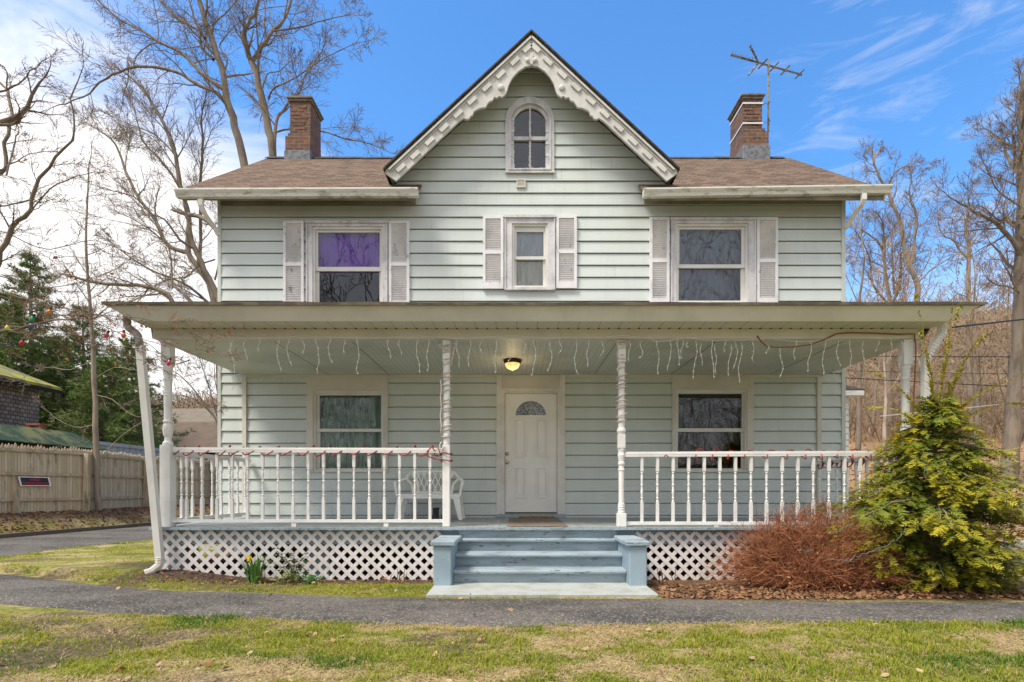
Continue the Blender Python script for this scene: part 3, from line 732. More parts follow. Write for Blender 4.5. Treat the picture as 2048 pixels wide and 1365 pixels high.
# lattice
def clipseg(p,q,x0,x1,z0,z1):
    t0,t1=0,1; dx=q[0]-p[0]; dz=q[1]-p[1]
    for P_1,Q in ((-dx,p[0]-x0),(dx,x1-p[0]),(-dz,p[1]-z0),(dz,z1-p[1])):
        if abs(P_1)<1e-9:
            if Q<0: return None
        else:
            r=Q/P_1
            if P_1<0: t0=max(t0,r)
            else: t1=min(t1,r)
    if t1-t0<1e-3: return None
    return (p[0]+dx*t0,p[1]+dz*t0),(p[0]+dx*t1,p[1]+dz*t1)
def lattice(x0,x1,z0,z1,y,pitch=.1535,wd=.047,slope=0,axis='x'):
    mb=MB(); h=z1-z0
    for lay,sg in ((0,1),(1,-1)):
        k=-int(h/pitch)-3
        while True:
            xs=x0+k*pitch+(.06 if lay else .0); k+=1
            if xs>x1+h+.3: break
            p,q=((xs,z0),(xs+h,z1)) if sg>0 else ((xs,z1),(xs+h,z0))
            c=clipseg(p,q,x0+.02,x1-.02,z0,z1)
            if not c: continue
            (ax,az),(bx,bz)=c; L=math.hypot(bx-ax,bz-az)
            if L<.05: continue
            ang=math.atan2(bz-az,bx-ax)
            yy=y-.007*lay
            if slope: az0=slope
            M=Matrix.Translation(((ax+bx)/2,yy,(az+bz)/2))@Matrix.Rotation(-ang,4,'Y')
            if axis=='y': M=Matrix.Translation((y-.007*lay,(ax+bx)/2,(az+bz)/2))@Matrix.Rotation(PI/2,4,'Z')@Matrix.Rotation(-ang,4,'Y')
            mb.box(-L/2-.008,L/2+.008,-.0033,.0033,-wd/2,wd/2,M)
    return mb
H(lattice(-4.64,-.965,-.10,.585,7.012),'lattice_panel',m_lattice)
H(lattice(1.50,5.10,-.10,.565,7.012),'lattice_panel',m_lattice)
# posts
def pbox(mb,x,w_,z0,z1,y=7.05): mb.box(x-w_/2,x+w_/2,y-w_/2,y+w_/2,z0,z1)
PX=[px(335),px(893),px(1243),px(1812)]
def postA(x,wb=.135,r=.052):
    mb=MB(); pbox(mb,x,wb,FZ+.0005,1.70); pbox(mb,x,.118,2.74,ZC-.0005)
    mb.lathe([(wb*.47,1.701),(wb*.47,1.73),(.042,1.76),(.040,1.80),(.055,1.84),(.062,1.90),(.058,1.95),(.046,1.985),(.046,1.99),(.058,2.0),(.058,2.02),(.046,2.03),(.047,2.34),(.051,2.345),(.051,2.355),(.047,2.36),(.047,2.375),(.051,2.38),(.051,2.395),(.047,2.40),(.047,2.54),(.054,2.55),(.054,2.57),(.048,2.58),(.05,2.66),(.057,2.70),(.058,2.7395)],(x,7.05,0),14)
    return mb
H(postA(PX[0]),'porch_post',m_white,bevel=.006)
mb=MB(); x=PX[1]; pbox(mb,x,.095,FZ+.0005,1.70); pbox(mb,x,.095,2.78,ZC-.0005)
mb.lathe([(.044,1.701),(.044,2.0),(.038,2.05),(.044,2.1),(.044,2.7),(.047,2.7795)],(x,7.05,0),14); H(mb,'porch_post',m_white,bevel=.006)
mb=MB(); x=PX[2]; pbox(mb,x,.115,FZ+.0005,.815); pbox(mb,x,.095,1.66,1.84); pbox(mb,x,.10,2.78,ZC-.0005)
pr=[(.045,.816),(.052,.83),(.040,.85),(.050,.87),(.038,.885),(.050,.90),(.038,.915),(.048,.93),(.036,.945),(.036,1.36),(.045,1.38),(.036,1.40),(.036,1.43),(.047,1.46),(.036,1.49),(.040,1.52),(.049,1.57),(.040,1.61),(.047,1.64),(.047,1.6595)]
mb.lathe(pr,(x,7.05,0),14); mb.lathe([(.046,1.841),(.05,1.86),(.062,1.885),(.055,1.91),(.044,1.93),(.044,2.1),(.040,2.3),(.044,2.7),(.048,2.7795)],(x,7.05,0),14)
H(mb,'porch_post',m_white,bevel=.006)
H(postA(PX[3],.115),'porch_post',m_white,bevel=.006)
# railings
def baluster(x,y,z0,z1,w_=.035,tilt=0):
    mb=MB(); h=z1-z0; q=w_/2
    mb.box(-q,q,-q,q,0,.30*h); mb.box(-q,q,-q,q,.78*h,h)
    mb.lathe([(q*.9,.3005*h),(q*1.05,.315*h),(q*.6,.335*h),(q*.6,.345*h),(q*1.05,.36*h),(q*.62,.38*h),(q*.98,.46*h),(q*.80,.50*h),(q*.62,.545*h),(q*1.1,.565*h),(q*.65,.585*h),(q*.72,.60*h),(q*.98,.68*h),(q*.62,.735*h),(q*1.05,.755*h),(q*.7,.77*h),(q*.9,.7795*h)],(0,0,0),8)
    return mb
def railing(p0,p1,zt0,zt1,zb,n,sp,first,name='porch_railing',axis='x'):
    """top rail ribbed, bottom rail; balusters are sub-parts"""
    mb=MB()
    if axis=='x':
        for (a,b,c,d) in ((-.032,.032,-.03,-.008),(-.024,.024,-.0078,.010),(-.030,.030,-.056,-.0302)):
            y=7.05; mb.extr([(p0,y+a,zt0+c),(p1,y+a,zt1+c),(p1,y+a,zt1+d),(p0,y+a,zt0+d)],(0,b-a,0))
        mb.box(p0,p1,7.05-.026,7.05+.026,zb-.02,zb+.02)
    else:
        X=axis
        mb.box(X-.034,X+.034,p0,p1,zt0-.066,zt0-.006); mb.box(X-.024,X+.024,p0,p1,zb-.025,zb+.025)
    r=H(mb,name,m_white)
    bm=baluster(0,0,zb+.0202,zt0-.0565); src=None
    for i in range(n):
        t=first+i*sp
        if axis=='x': loc=(t,7.05,zb+.0205)
        else: loc=(axis,t,zb+.0255)
        if src is None:
            src=bm.build('baluster',m_white); o=src; del o['_o']
        else: o=src.copy(); COL.objects.link(o)
        o.parent=r; o.location=Vector(loc)-Vector(r['_o'])
    return r
rl1=railing(PX[0]+.0685,PX[1]-.0485,1.665,1.655,.715,17,.1985,px(372.6))
rl2=railing(PX[2]+.0485,PX[3]-.059,1.605,1.62,.685,17,.2035,px(1284))
railing(7.12,9.19,1.645,1.645,.715,8,.245,7.34,axis=PX[0]-.0)
railing(7.12,9.19,1.60,1.60,.69,8,.245,7.34,axis=PX[3]+.0)
mb=MB()
for x in (-2.9,-1.7,2.6): mb.box(x-.03,x+.03,7.03,7.07,FZ+.001,.6895)
H(mb,'rail_support',m_white,split=1)
# stairs
stairs_ed=[(.175,6.36),(.337,6.62),(.497,6.88)]
sx0,sx1=-.745,1.295
mb=MB(); prevz=-.02; 
treads=[]
st=MB()
yb=[6.62+.03,6.88+.03,7.02]
z0=-.05
for i,(z,y) in enumerate(stairs_ed):
    st.box(sx0+.005*0,sx1,y+.05,yb[i]-.001 if i<2 else 7.02,z0,z-.045); z0=z-.0448
st.box(sx0,sx1,6.985,7.028,.498,FZ-.037)
stairs=H(st,'porch_stairs',m_bluedirty)
for i,(z,y) in enumerate(stairs_ed):
    mb=MB(); n=24; y1=yb[i]-.002 if i<2 else 7.02
    y1=[6.648,6.908,6.984][i]
    for k in range(n):
        xa=sx0+(sx1-sx0)*k/n; xb=sx0+(sx1-sx0)*(k+1)/n; f=lambda x:.005*mn.noise((x*4,i*7,0))
        mb.v+=[]; 
        pts=[(y,z-.042),(y-.006,z-.022),(y,z-.004),(y+.012,z),(y1,z+.001),(y1,z-.0445)]
        for a in range(len(pts)):
            b=(a+1)%len(pts); P,Q=pts[a],pts[b]
            mb.quad((xa,P[0]+f(xa),P[1]),(xb,P[0]+f(xb),P[1]),(xb,Q[0]+f(xb),Q[1]),(xa,Q[0]+f(xa),Q[1]))
    H(mb,'tread',m_bluedirty,stairs)
for a,b,c,d in ((-.955,-.748,-.985,-.70),(1.298,1.50,1.255,1.53)):
    mb=MB(); mb.box(a,b,6.20,6.98,-.05,.475); p=H(mb,'stair_pier',m_blue,bevel=.01)
    mb=MB(); mb.box(c,d,6.17,6.975,.4755,.535); H(mb,'pier_cap',m_bluedirty,p,bevel=.012)
# ---- door ----
mb=MB(); e=dfr
mb.box(doorop[0],dfr[0],YW-.045,YW-.001,wz(1030),ZC); mb.box(dfr[1],doorop[1],YW-.045,YW-.001,wz(1030),ZC)
ring(mb,(dfr[0],dfr[1],dfr[2],dfr[3]),(dfr[0]+.045,dfr[1]-.045,dfr[2],dfr[3]-.06),YW-.06,YW+.02,bottom=False)
ring(mb,(dfr[0]+.0452,dfr[1]-.0452,dfr[2],dfr[3]-.0602),(dslab[0],dslab[1],dslab[2],dslab[3]),YW-.035,YW+.03,bottom=False)
dcase=H(mb,'door_frame',m_trim)
mb=MB(); mb.box(doorop[0],doorop[1],YW-.10,YW-.02,FZ+.002,wz(1028.5)); H(mb,'door_sill',m_blue,dcase)
mb=MB(); mb.box(dslab[0],dslab[1],YW-.06,YW+.02,wz(1028.3),dslab[2]); H(mb,'threshold',mat('brass_threshold',(.42,.32,.15),(.2,.15,.08),8,rough=.5,metal=.3),dcase)
dy=YW+.008
mb=MB(); mb.box(dslab[0]+.004,dslab[1]-.004,dy,dy+.04,dslab[2]+.018,dslab[3]-.004)
def panel(mb,r):
    ring(mb,r,(r[0]+.022,r[1]-.022,r[2]+.022,r[3]-.022),dy-.020,dy-.0002)
    mb.box(r[0]+.045,r[1]-.045,dy-.018,dy-.0002,r[2]+.05,r[3]-.05)
for a,b,c,d in ((1028,1053,838,914),(1071,1095,838,914),(1029,1052,935,996),(1072,1095,935,996)): panel(mb,rect(a,b,c,d))
fcx=wx(1061.5); fz0=wz(831); 
def half(rx,rz,n=16): return [(fcx+rx*math.cos(PI*i/n),fz0+rz*math.sin(PI*i/n)) for i in range(n+1)]
Ao,Ai=half(.305,.29),half(.262,.245)
for i in range(16):
    a,b,c,d=Ao[i],Ao[i+1],Ai[i+1],Ai[i]
    for y in (dy-.012,):
        mb.quad((a[0],y,a[1]),(d[0],y,d[1]),(c[0],y,c[1]),(b[0],y,b[1]))
    mb.quad((a[0],dy-.012,a[1]),(b[0],dy-.012,b[1]),(b[0],dy,b[1]),(a[0],dy,a[1])); mb.quad((d[0],dy-.012,d[1]),(c[0],dy-.012,c[1]),(c[0],dy,c[1]),(d[0],dy,d[1]))
mb.box(fcx-.305,fcx+.305,dy-.012,dy-.0002,fz0-.03,fz0)
door=H(mb,'front_door',mat('door_paint',(.82,.81,.78),(.77,.76,.73),3,rough=.38,c3=(.5,.49,.45),sc3=14,lo3=.66,hi3=.8,f3=.3))
mb=MB(); mb.poly([(x,dy-.003,z) for x,z in half(.262,.245)]); H(mb,'fanlight',mat('leaded_glass',(.10,.11,.12),(.45,.48,.52),45,rough=.08,lo=.5,hi=.62,spec=.9),door)
mb=MB()
for k in range(1,6):
    a=PI*k/6; mb.tube([(fcx+.07*math.cos(a),dy-.006,fz0+.07*math.sin(a)),(fcx+.255*math.cos(a),dy-.006,fz0+.24*math.sin(a))],.003,4)
mb.tube([(fcx+.15*math.cos(PI*i/12),dy-.006,fz0+.02+.10*math.sin(PI*i/12)) for i in range(13)],.003,4)
mb.tube([(fcx+.022*math.cos(2*PI*i/12),dy-.007,fz0+.15+.06*math.sin(2*PI*i/12)) for i in range(13)],.0045,4)
H(mb,'leading',mat('lead_came',(.62,.6,.5),rough=.4,metal=.4),door)
m_nickel=mat('nickel',(.55,.52,.46),rough=.25,metal=1)
for py in (908,925):
    mb=MB(); mb.lathe([(.032,-.0005),(.032,-.01),(.018,-.014),(.014,-.03),(.026,-.04),(.030,-.055),(.020,-.068)] if py==925 else [(.032,-.0005),(.032,-.012),(.024,-.018),(.022,-.03)],(wx(1014.5),dy,wz(py)),14,axis='y'); H(mb,'door_knob' if py==925 else 'deadbolt',m_nickel,door,smooth=True)
# ---- porch downspouts ----
def ribbed(pts,r,name='downspout_elbow'):
    mb=MB(); P=[];Rr=[]
    pts=[Vector(p) for p in pts]
    for i in range(len(pts)-1):
        for k in range(10):
            P.append(pts[i].lerp(pts[i+1],k/10)); Rr.append(r*(1.08 if k%2 else .94))
    P.append(pts[-1]); Rr.append(r); mb.tube(P,Rr,8); return mb
a=Vector((-4.74,6.80,wz(692,6.8))); b=Vector((-4.545,6.88,.24))
spout([a,a.lerp(b,.63),b],.085,.07,m=m_vinyl)
H(ribbed([b+Vector((.0,0,.02)),b+Vector((.0,-.01,-.08)),b+Vector((-.07,-.06,-.15)),b+Vector((-.12,-.10,-.17))],.047),'downspout_elbow',m_beige)
H(ribbed([a+Vector((0,0,-.02)),a+Vector((-.03,.0,.14)),a+Vector((-.16,0,.24)),a+Vector((-.17,0,.46))],.045),'downspout_elbow',mat('scorched_elbow',(.45,.43,.40),(.2,.17,.14),10,rough=.8))
a=Vector((5.40,6.85,3.22)); b=Vector((5.23,6.90,2.80))
H(ribbed([a,a+Vector((.0,0,-.10)),a+Vector((-.08,.02,-.25)),b],.05),'downspout_elbow',m_vinyl)
spout([b+Vector((0,0,.03)),b+Vector((0,.0,-.9)),b+Vector((-.03,0,-2.75))],.085,.07,m=m_vinyl)
# ---- rear wing on the right ----
mb=MB(); Y0=14.0; X1=wx(1697,Y0); siding(mb,.0,3.5,lambda z:(3.0,X1),[],row=.16,ph=0,y=Y0,lap=.016)
z=0
while z<3.5: mb.quad((X1+.012,Y0,z),(X1+.012,18,z),(X1,18,z+.16),(X1,Y0,z+.16)); z+=.16
H(mb,'rear_wing_wall',m_siding2)
mb=MB(); mb.box(3.0,wx(1718,13.9),13.7,18.2,3.5,3.62); H(mb,'rear_wing_eave',m_trim)
mb=MB(); mb.extr([(3.0,13.7,3.625),(wx(1718,13.9)+.03,13.7,3.625),(wx(1718,13.9)-1,16,4.6),(3.0,16,4.6)],(0,0,.03)); H(mb,'rear_wing_roof',m_roofedge)
# ======================= GROUND =======================
def arr(*seg):
    out=[]
    for a,b,n in seg: out+=list(np.linspace(a,b,n,endpoint=False))
    return out+[seg[-1][1]]
def G(px_,py_):    # ground point seen at that place of the photo, for flat ground
    Y=CAMZ*F/(py_-VY); return ((px_-VX)*Y/F,Y)
far_edge=[G(0,1144),G(78,1152),G(176,1164),G(273,1175),G(390,1179),G(586,1185),G(800,1193)]
near_edge=[G(0,1209),G(117,1218),G(234,1228),G(390,1232),G(625,1246),G(800,1250),G(1000,1256)]
FE=[(-30,11.2),(-11,8.35)]+far_edge+[(-.3,5.69),(1.5,5.68),(2.6,5.52),(4.0,5.5),(5.4,5.5),(8,5.6),(14,6.2),(40,9)]
NE=[(-30,6.9),(-9,5.9)]+near_edge+[(1.0,4.50),(2.2,4.58),(4.3,4.58),(8,4.5),(14,4.6),(40,5)]
def interp(E,x):
    if x<=E[0][0]: return E[0][1]
    for i in range(len(E)-1):
        if x<=E[i+1][0]:
            t=(x-E[i][0])/(E[i+1][0]-E[i][0]); return E[i][1]*(1-t)+E[i+1][1]*t
    return E[-1][1]
wob=lambda x,s:.035*mn.noise((x*2.2,s,0))+.02*mn.noise((x*7,s,3))
path_far=lambda x:interp(FE,x)+wob(x,1)
path_near=lambda x:interp(NE,x)+wob(x,5)
KX=lambda y:-11.65+.13*(y-12) # kerb line X as function of Y
DNE=[G(0,1116),G(99,1100),G(231,1087),G(311,1080)]   # driveway near edge
def drive_near(x):
    E=[(-30,6.9),(-12,7.4)]+DNE+[(-7.2,12.6),(-6.9,14)]
    return interp(E,x)
def drive_right(y):  # right edge X of the driveway for a given Y
    pts=[(8.0,-9.4),(DNE[0][1],DNE[0][0]),(DNE[1][1],DNE[1][0]),(DNE[2][1],DNE[2][0]),(DNE[3][1],DNE[3][0]),(16,-7.2),(30,-6.9)]
    return interp(pts,y)
def on_path(x,y,m=0): return path_near(x)-m<y<path_far(x)+m
def on_drive(x,y,m=0): return y>8 and KX(y)-m<x<drive_right(y)+m
def lush(x,y):  # green patches 0..1
    a=mn.noise((x*.9,y*1.7,4)); b=mn.noise((x*2.9,y*4.6,9)); c=mn.noise((x*9,y*12,2))
    if 5.5<y<6.8 and -4.6<x<-.97: a+=.35
    return ss(-.34,.34,a*.8+b*.62+c*.5+.15)
def bare(x,y):
    a=mn.noise((x*.9,y*1.5,21)); b=mn.noise((x*5,y*7,30))
    v=a+.5*b
    if y<5.0: v+=.85*ss(-1.0,-4.5,x)*ss(5.2,4.2,y)*1.2 -.12 - .35*ss(0,3,x)
    elif y>5.5 and x<0: v+=.30*ss(-2.0,-5.0,x)*ss(8.6,7.4,y)
    return ss(.20,.55,v)
def gcol(x,y):
    leaf=0; 
    g=Vector((.22,.22,.035)); st=Vector((.43,.34,.16)); so_=Vector((.115,.082,.052)); lf=Vector((.30,.165,.075))
    hl=ss(11.5,12.5,y)*ss(5.3,7,x) if x>3 else 0
    bank=1.0 if x<KX(y)+.02 and y>3 else 0
    c=st.lerp(g,lush(x,y)); c=c.lerp(so_,bare(x,y)*.85)
    if 5.4<y<12 and -4.9<x<5.3:
        bed=ss(6.35,6.62,y+.12*mn.noise((x*3,y*3,1)))
        if x>1.5: bed=ss(5.45,5.62,y)
        c=c.lerp(Vector((.095,.062,.042)),bed)
        if x>1.3: c=c.lerp(lf*.75,bed*(.4+.3*mn.noise((x*5,y*5,3))))
    if bank: 
        t=.5+.9*mn.noise((x*1.3,y*.8,7)); c=c.lerp(Vector((.19,.115,.07)),max(.35,min(1,t+ss(KX(y)-.7,KX(y)-1.4,x)))) 
    if hl>0: c=c.lerp((lf*1.15).lerp(Vector((.36,.25,.14)),.5+.5*mn.noise((x*.5,y*.5,1))),hl)
    if y>45 or y<-2: c=c.lerp(Vector((.22,.16,.10)),.7)
    return c
xs=arr((-260,-60,10),(-60,-20,20),(-20,-12,26),(-12,9,150),(9,20,36),(20,60,26),(60,260,10)); ys=arr((-60,0,8),(0,2.6,5),(2.6,7.6,62),(7.6,14,46),(14,30,44),(30,70,26),(70,320,14))
mb=MB(); nx,ny=len(xs),len(ys)
for y in ys:
    for x in xs:
        z=GH(x,y)
        if (2.6<y<6.9 and abs(x)<9): z+=.012*mn.noise((x*3,y*3,0))-.008
        if on_path(x,y,.10) or on_drive(x,y,.15): z=min(z,-.012)
        mb.v.append((x,y,z)); c=gcol(x,y); mb.c.append((c.x,c.y,c.z))
mb.usec=True
for j in range(ny-1):
    for i in range(nx-1):
        a=j*nx+i; mb.f.append((a,a+1,a+nx+1,a+nx))
m_ground=attrmat('lawn_and_soil',rough=.95,var=.55,vsc=26,bs=.8)
mb.build('ground',m_ground,kind='structure',smooth=True)
def asphalt():
    m,t,b=base('asphalt'); p=P_(t)
    c=mixc(t,ramp(t,noise_(t,vmul(t,p,(.6,1.1,1)),1.1,6,.65),.40,.62),(.155,.136,.112),(.078,.070,.060))
    v=N(t,'ShaderNodeTexVoronoi'); v.inputs['Scale'].default_value=70; t.links.new(p,v.inputs['Vector'])
    sp=N(t,'ShaderNodeSeparateColor'); t.links.new(v.outputs['Color'],sp.inputs[0])
    c=mixc(t,ramp(t,sp.outputs[0],.66,.98,0,.7),c,(.33,.30,.255)); c=mixc(t,ramp(t,sp.outputs[1],.6,.95,0,.6),c,(.035,.033,.032))
    cr=noise_(t,p,1.1,3,.6,1.2); d=math_(t,'ABSOLUTE',math_(t,'SUBTRACT',cr,.5)); k=ramp(t,d,.0,.005,.55,0)
    k=math_(t,'MULTIPLY',k,ramp(t,noise_(t,p,.7,2),.42,.55)); c=mixc(t,k,c,(.03,.028,.026))
    setc(t,b,c); b.inputs['Roughness'].default_value=.92; b.inputs['Specular IOR Level'].default_value=.25
    bump(t,b,v.outputs['Distance'],.7,.012); return m
m_asph=asphalt()
mb=MB(); x=-30; pr=None
while x<40:
    step=.08 if -10<x<9 else 1.0
    a,b=path_near(x),path_far(x); q=[]
    for k in range(7):
        t=k/6; z=.004+.016*math.sin(PI*t) if 0<k<6 else -.02
        q.append((x,a+(b-a)*t,z+.006*mn.noise((x*1.2,t*3,0))))
    if pr:
        for k in range(6): mb.quad(pr[k],q[k],q[k+1],pr[k+1])
    pr=q; x+=step
mb.build('path',m_asph,kind='structure',smooth=False)
mb=MB(); y=8.0; pr=None
while y<34:
    xr=drive_right(y)+.10*mn.noise((y*2,4,0)); xl=KX(y)+.0
    q=[(xl,y,.006),(xl*.66+xr*.34,y,.02),(xl*.33+xr*.67,y,.02),(xr,y,-.01)]
    if pr:
        for k in range(3): mb.quad(pr[k],pr[k+1],q[k+1],q[k])
    pr=q; y+=.15
# wide apron continuing out of frame on the left
mb.quad((-30,8.0,.002),(-9.4,8.0,.002),(KX(8),8.01,.003),(-30,8.01,.003))
mb.build('driveway',m_asph,kind='structure')
mb=MB()   # side drive on the right behind the evergreen
mb.extr([(6.9,6.4,.0),(30,7.4,.0),(30,9.9,.0),(8.0,10.0,.0),(6.9,8.0,0)],(0,0,.012)); mb.build('side_drive',m_asph,kind='structure')
mb=MB(); y=4.0; m_kerb=mat('mossy_kerb',(.13,.10,.075),(.09,.10,.045),5,rough=.95,bs=.5)
while y<33:
    l=.9; x0=KX(y); x1=KX(y+l)
    mb.extr([(x0-.02,y,.0),(x1-.02,y+l-.01,.0),(x1-.02,y+l-.01,.10+.02*mn.noise((y,1,1))),(x0-.02,y,.10+.02*mn.noise((y,2,1)))],(-.14,0,0)); y+=l
mb.build('kerb',m_kerb,kind='structure')
mb=MB(); mb.box(-.955,1.50,5.70,6.40,-.05,.022); mb.build('concrete_pad',m_concrete,kind='structure',bevel=.008)
mb=MB(); mb.box(7.9,30,10.05,10.3,-.1,.14); mb.build('stone_kerb',mat('pale_stone',(.46,.42,.36),(.3,.27,.23),5,rough=.95,bs=.5),kind='structure')
# ---- grass ----
rng=np.random.default_rng(3)
def blades(name,regions,mat_,hmin,hmax,wd):
    V=[];C=[];Fc=[]
    for (x0,x1,y0,y1,n,fn) in regions:
        X=rng.uniform(x0,x1,n); Y=rng.uniform(y0,y1,n)
        for x,y in zip(X,Y):
            x=float(x);y=float(y)
            if not fn(x,y): continue
            lu=lush(x,y)*(.45+.55*ss(.6,-.1,mn.noise((x*9,y*9,40)))); ba=bare(x,y)
            r=random.random()
            if r<ba*.80: continue
            green=random.random()<lu*.74+.06
            a=random.random()*2*PI; h=random.uniform(hmin,hmax)*(.75+.5*ss(-.3,.4,mn.noise((x*7,y*7,80))))
            if green:
                lean=h*random.uniform(.4,1.3); h*=.5+.6*lu
                c=Vector((.31,.36,.028)).lerp(Vector((.58,.51,.06)),random.random()).lerp(Vector((.09,.20,.018)),min(1,.5*random.random()+.75*ss(.05,.5,mn.noise((x*1.3,y*2.4,91)))))
            else:
                lean=h*random.uniform(.8,1.6); h*=.42; c=Vector((.72,.56,.30)).lerp(Vector((.52,.36,.20)),random.random())
            w_=wd*random.uniform(.6,1.2)*(1 if y<6.9 else 1.35); z=GH(x,y)-.008
            dx,dy=math.cos(a),math.sin(a)
            n0=len(V)
            V+= [(x-dy*w_,y+dx*w_,z),(x+dy*w_,y-dx*w_,z),(x+dx*lean*.4+dy*w_*.7,y+dy*lean*.4-dx*w_*.7,z+h*.6),(x+dx*lean*.4-dy*w_*.7,y+dy*lean*.4+dx*w_*.7,z+h*.6),(x+dx*lean,y+dy*lean,z+h)]
            Fc+= [(n0,n0+1,n0+2,n0+3),(n0+3,n0+2,n0+4)]
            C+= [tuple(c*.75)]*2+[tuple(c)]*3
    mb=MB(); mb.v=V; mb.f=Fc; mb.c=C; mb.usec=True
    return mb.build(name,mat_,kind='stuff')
random.seed(11)
m_grass=attrmat('grass_blades',rough=.6,trans=.45)
ok_front=lambda x,y:y<path_near(x)+.04+.05*random.random() and abs(x)<y*.98+.2
def ok_back(x,y):
    if y<path_far(x)-.03 or on_drive(x,y,-.05): return False
    if -.97<x<1.52 and y>5.68: return False
    if x>-4.7 and y>6.6+.12*mn.noise((x*3,1,1)): return False
    if x>1.5: return y<5.50+.16*mn.noise((x*4,2,2))
    if x<-4.8 and y>6.2 and mn.noise((x*1.2,y*1.6,55))<-.12+.25*ss(9,7,y): return False
    return True
ok_bank=lambda x,y:x<KX(y)-.15 and mn.noise((x*1.7,y*.9,12))>.1
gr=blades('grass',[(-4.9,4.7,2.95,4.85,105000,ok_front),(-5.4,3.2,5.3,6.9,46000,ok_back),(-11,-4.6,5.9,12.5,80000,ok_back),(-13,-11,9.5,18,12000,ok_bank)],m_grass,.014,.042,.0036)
gr['label']='patchy green and straw coloured lawn grass'
# ---- fallen leaves ----
def leaves(name,specs,seed,mat_):
    rd=random.Random(seed); mb=MB()
    for (n,fn,s0,s1,pal) in specs:
        for _ in range(n):
            p=fn(rd)
            if p is None: continue
            x,y,z=p; s=rd.uniform(s0,s1); M=Matrix.Translation((x,y,z+s*.25))@Matrix.Rotation(rd.random()*6.28,4,'Z')@Matrix.Rotation(rd.gauss(0,.5),4,'X')@Matrix.Rotation(rd.gauss(0,.4),4,'Y')
            c=Vector(pal[0]).lerp(Vector(pal[1]),rd.random())
            pts=[M@Vector(q) for q in ((-s,0,0),(-.3*s,-.55*s,.1*s),(.6*s,-.4*s,0),(s,0,.25*s),(.5*s,.45*s,0),(-.3*s,.5*s,.15*s))]
            b=len(mb.v); mb.v+=[tuple(q) for q in pts]; mb.f+=[(b,b+1,b+2,b+3),(b,b+3,b+4,b+5)]; mb.col(tuple(c),6)
    return mb.build(name,mat_,kind='stuff',label='scattered dry brown fallen leaves',cat=None)
def f_right(rd):
    x=rd.uniform(1.55,6.6); y=5.58+abs(rd.gauss(0,.45)); 
    return (x,y,GH(x,y)) if y<7.4 and y>path_far(x)-.05 else None
def f_bank(rd):
    y=rd.uniform(8.5,24); x=KX(y)-.1-abs(rd.gauss(.9,.6)); return (x,y,GH(x,y)) if x>-14.2 else None
def f_hill(rd):
    y=11.5+30*rd.random()**1.5; x=rd.uniform(5.8,6+y*1.0); return (x,y,GH(x,y))
def f_lawn(rd):
    y=rd.uniform(3.1,6.8); x=rd.uniform(-5,5); return (x,y,.006+(.02 if on_path(x,y) else 0)) if rd.random()<(.12 if on_path(x,y) else .6) else None
def f_bed(rd):
    x=rd.uniform(-4.6,-1); y=rd.uniform(6.45,8.8); return (x,y,GH(x,y))
leaves('fallen_leaves',[(2300,f_right,.016,.036,((.18,.08,.035),(.33,.19,.10))),(4500,f_bank,.025,.05,((.20,.09,.05),(.30,.17,.10))),(9000,f_hill,.04,.08,((.36,.19,.08),(.52,.33,.17))),(420,f_lawn,.012,.03,((.34,.15,.06),(.55,.42,.25))),(900,f_bed,.015,.03,((.19,.09,.05),(.36,.2,.1)))],8,attrmat('dry_leaves',rough=.8))
# ======================= ON THE PORCH =======================
# bench
BX0,BX1=wx(792,8.75),wx(931,8.75); bc=(BX0+BX1)/2; bw=(BX1-BX0)
bench=thing('garden_bench','white moulded plastic bench with criss-cross back against the porch wall','bench',(bc,8.75,FZ))
m_pl=mat('white_plastic',(.88,.87,.84),(.78,.76,.72),6,rough=.4)
def Bp(mb,name): 
    mb.v=[(x+bc,y+8.75,z+FZ) for x,y,z in mb.v]; return mb.build(name,m_pl,bench,bevel=.004)
hw=bw/2
mb=MB(); mb.box(-hw+.10,hw-.10,-.22,.16,.375,.40)
for i in range(6): mb.box(-hw+.12,hw-.12,-.21+i*.06,-.175+i*.06,.4005,.408)
mb.box(-hw+.07,hw-.07,-.245,-.2205,.335,.405)
Bp(mb,'seat')
for sx in (-1,1):
    for yy,s in ((-.22,-1),(.17,1)):
        mb=MB(); x0=sx*(hw-.13); x1=sx*(hw-.055)
        pts=[(x0-.0,yy,.37),(x1,yy+s*.03,.0)]
        A=[(x0-.055,yy-.02,.374),(x0+.055,yy-.02,.374),(x1+.028,yy+s*.03-.02,.001),(x1-.028,yy+s*.03-.02,.001)]
        mb.extr(A,(0,.045,0)); Bp(mb,'leg')
mb=MB()
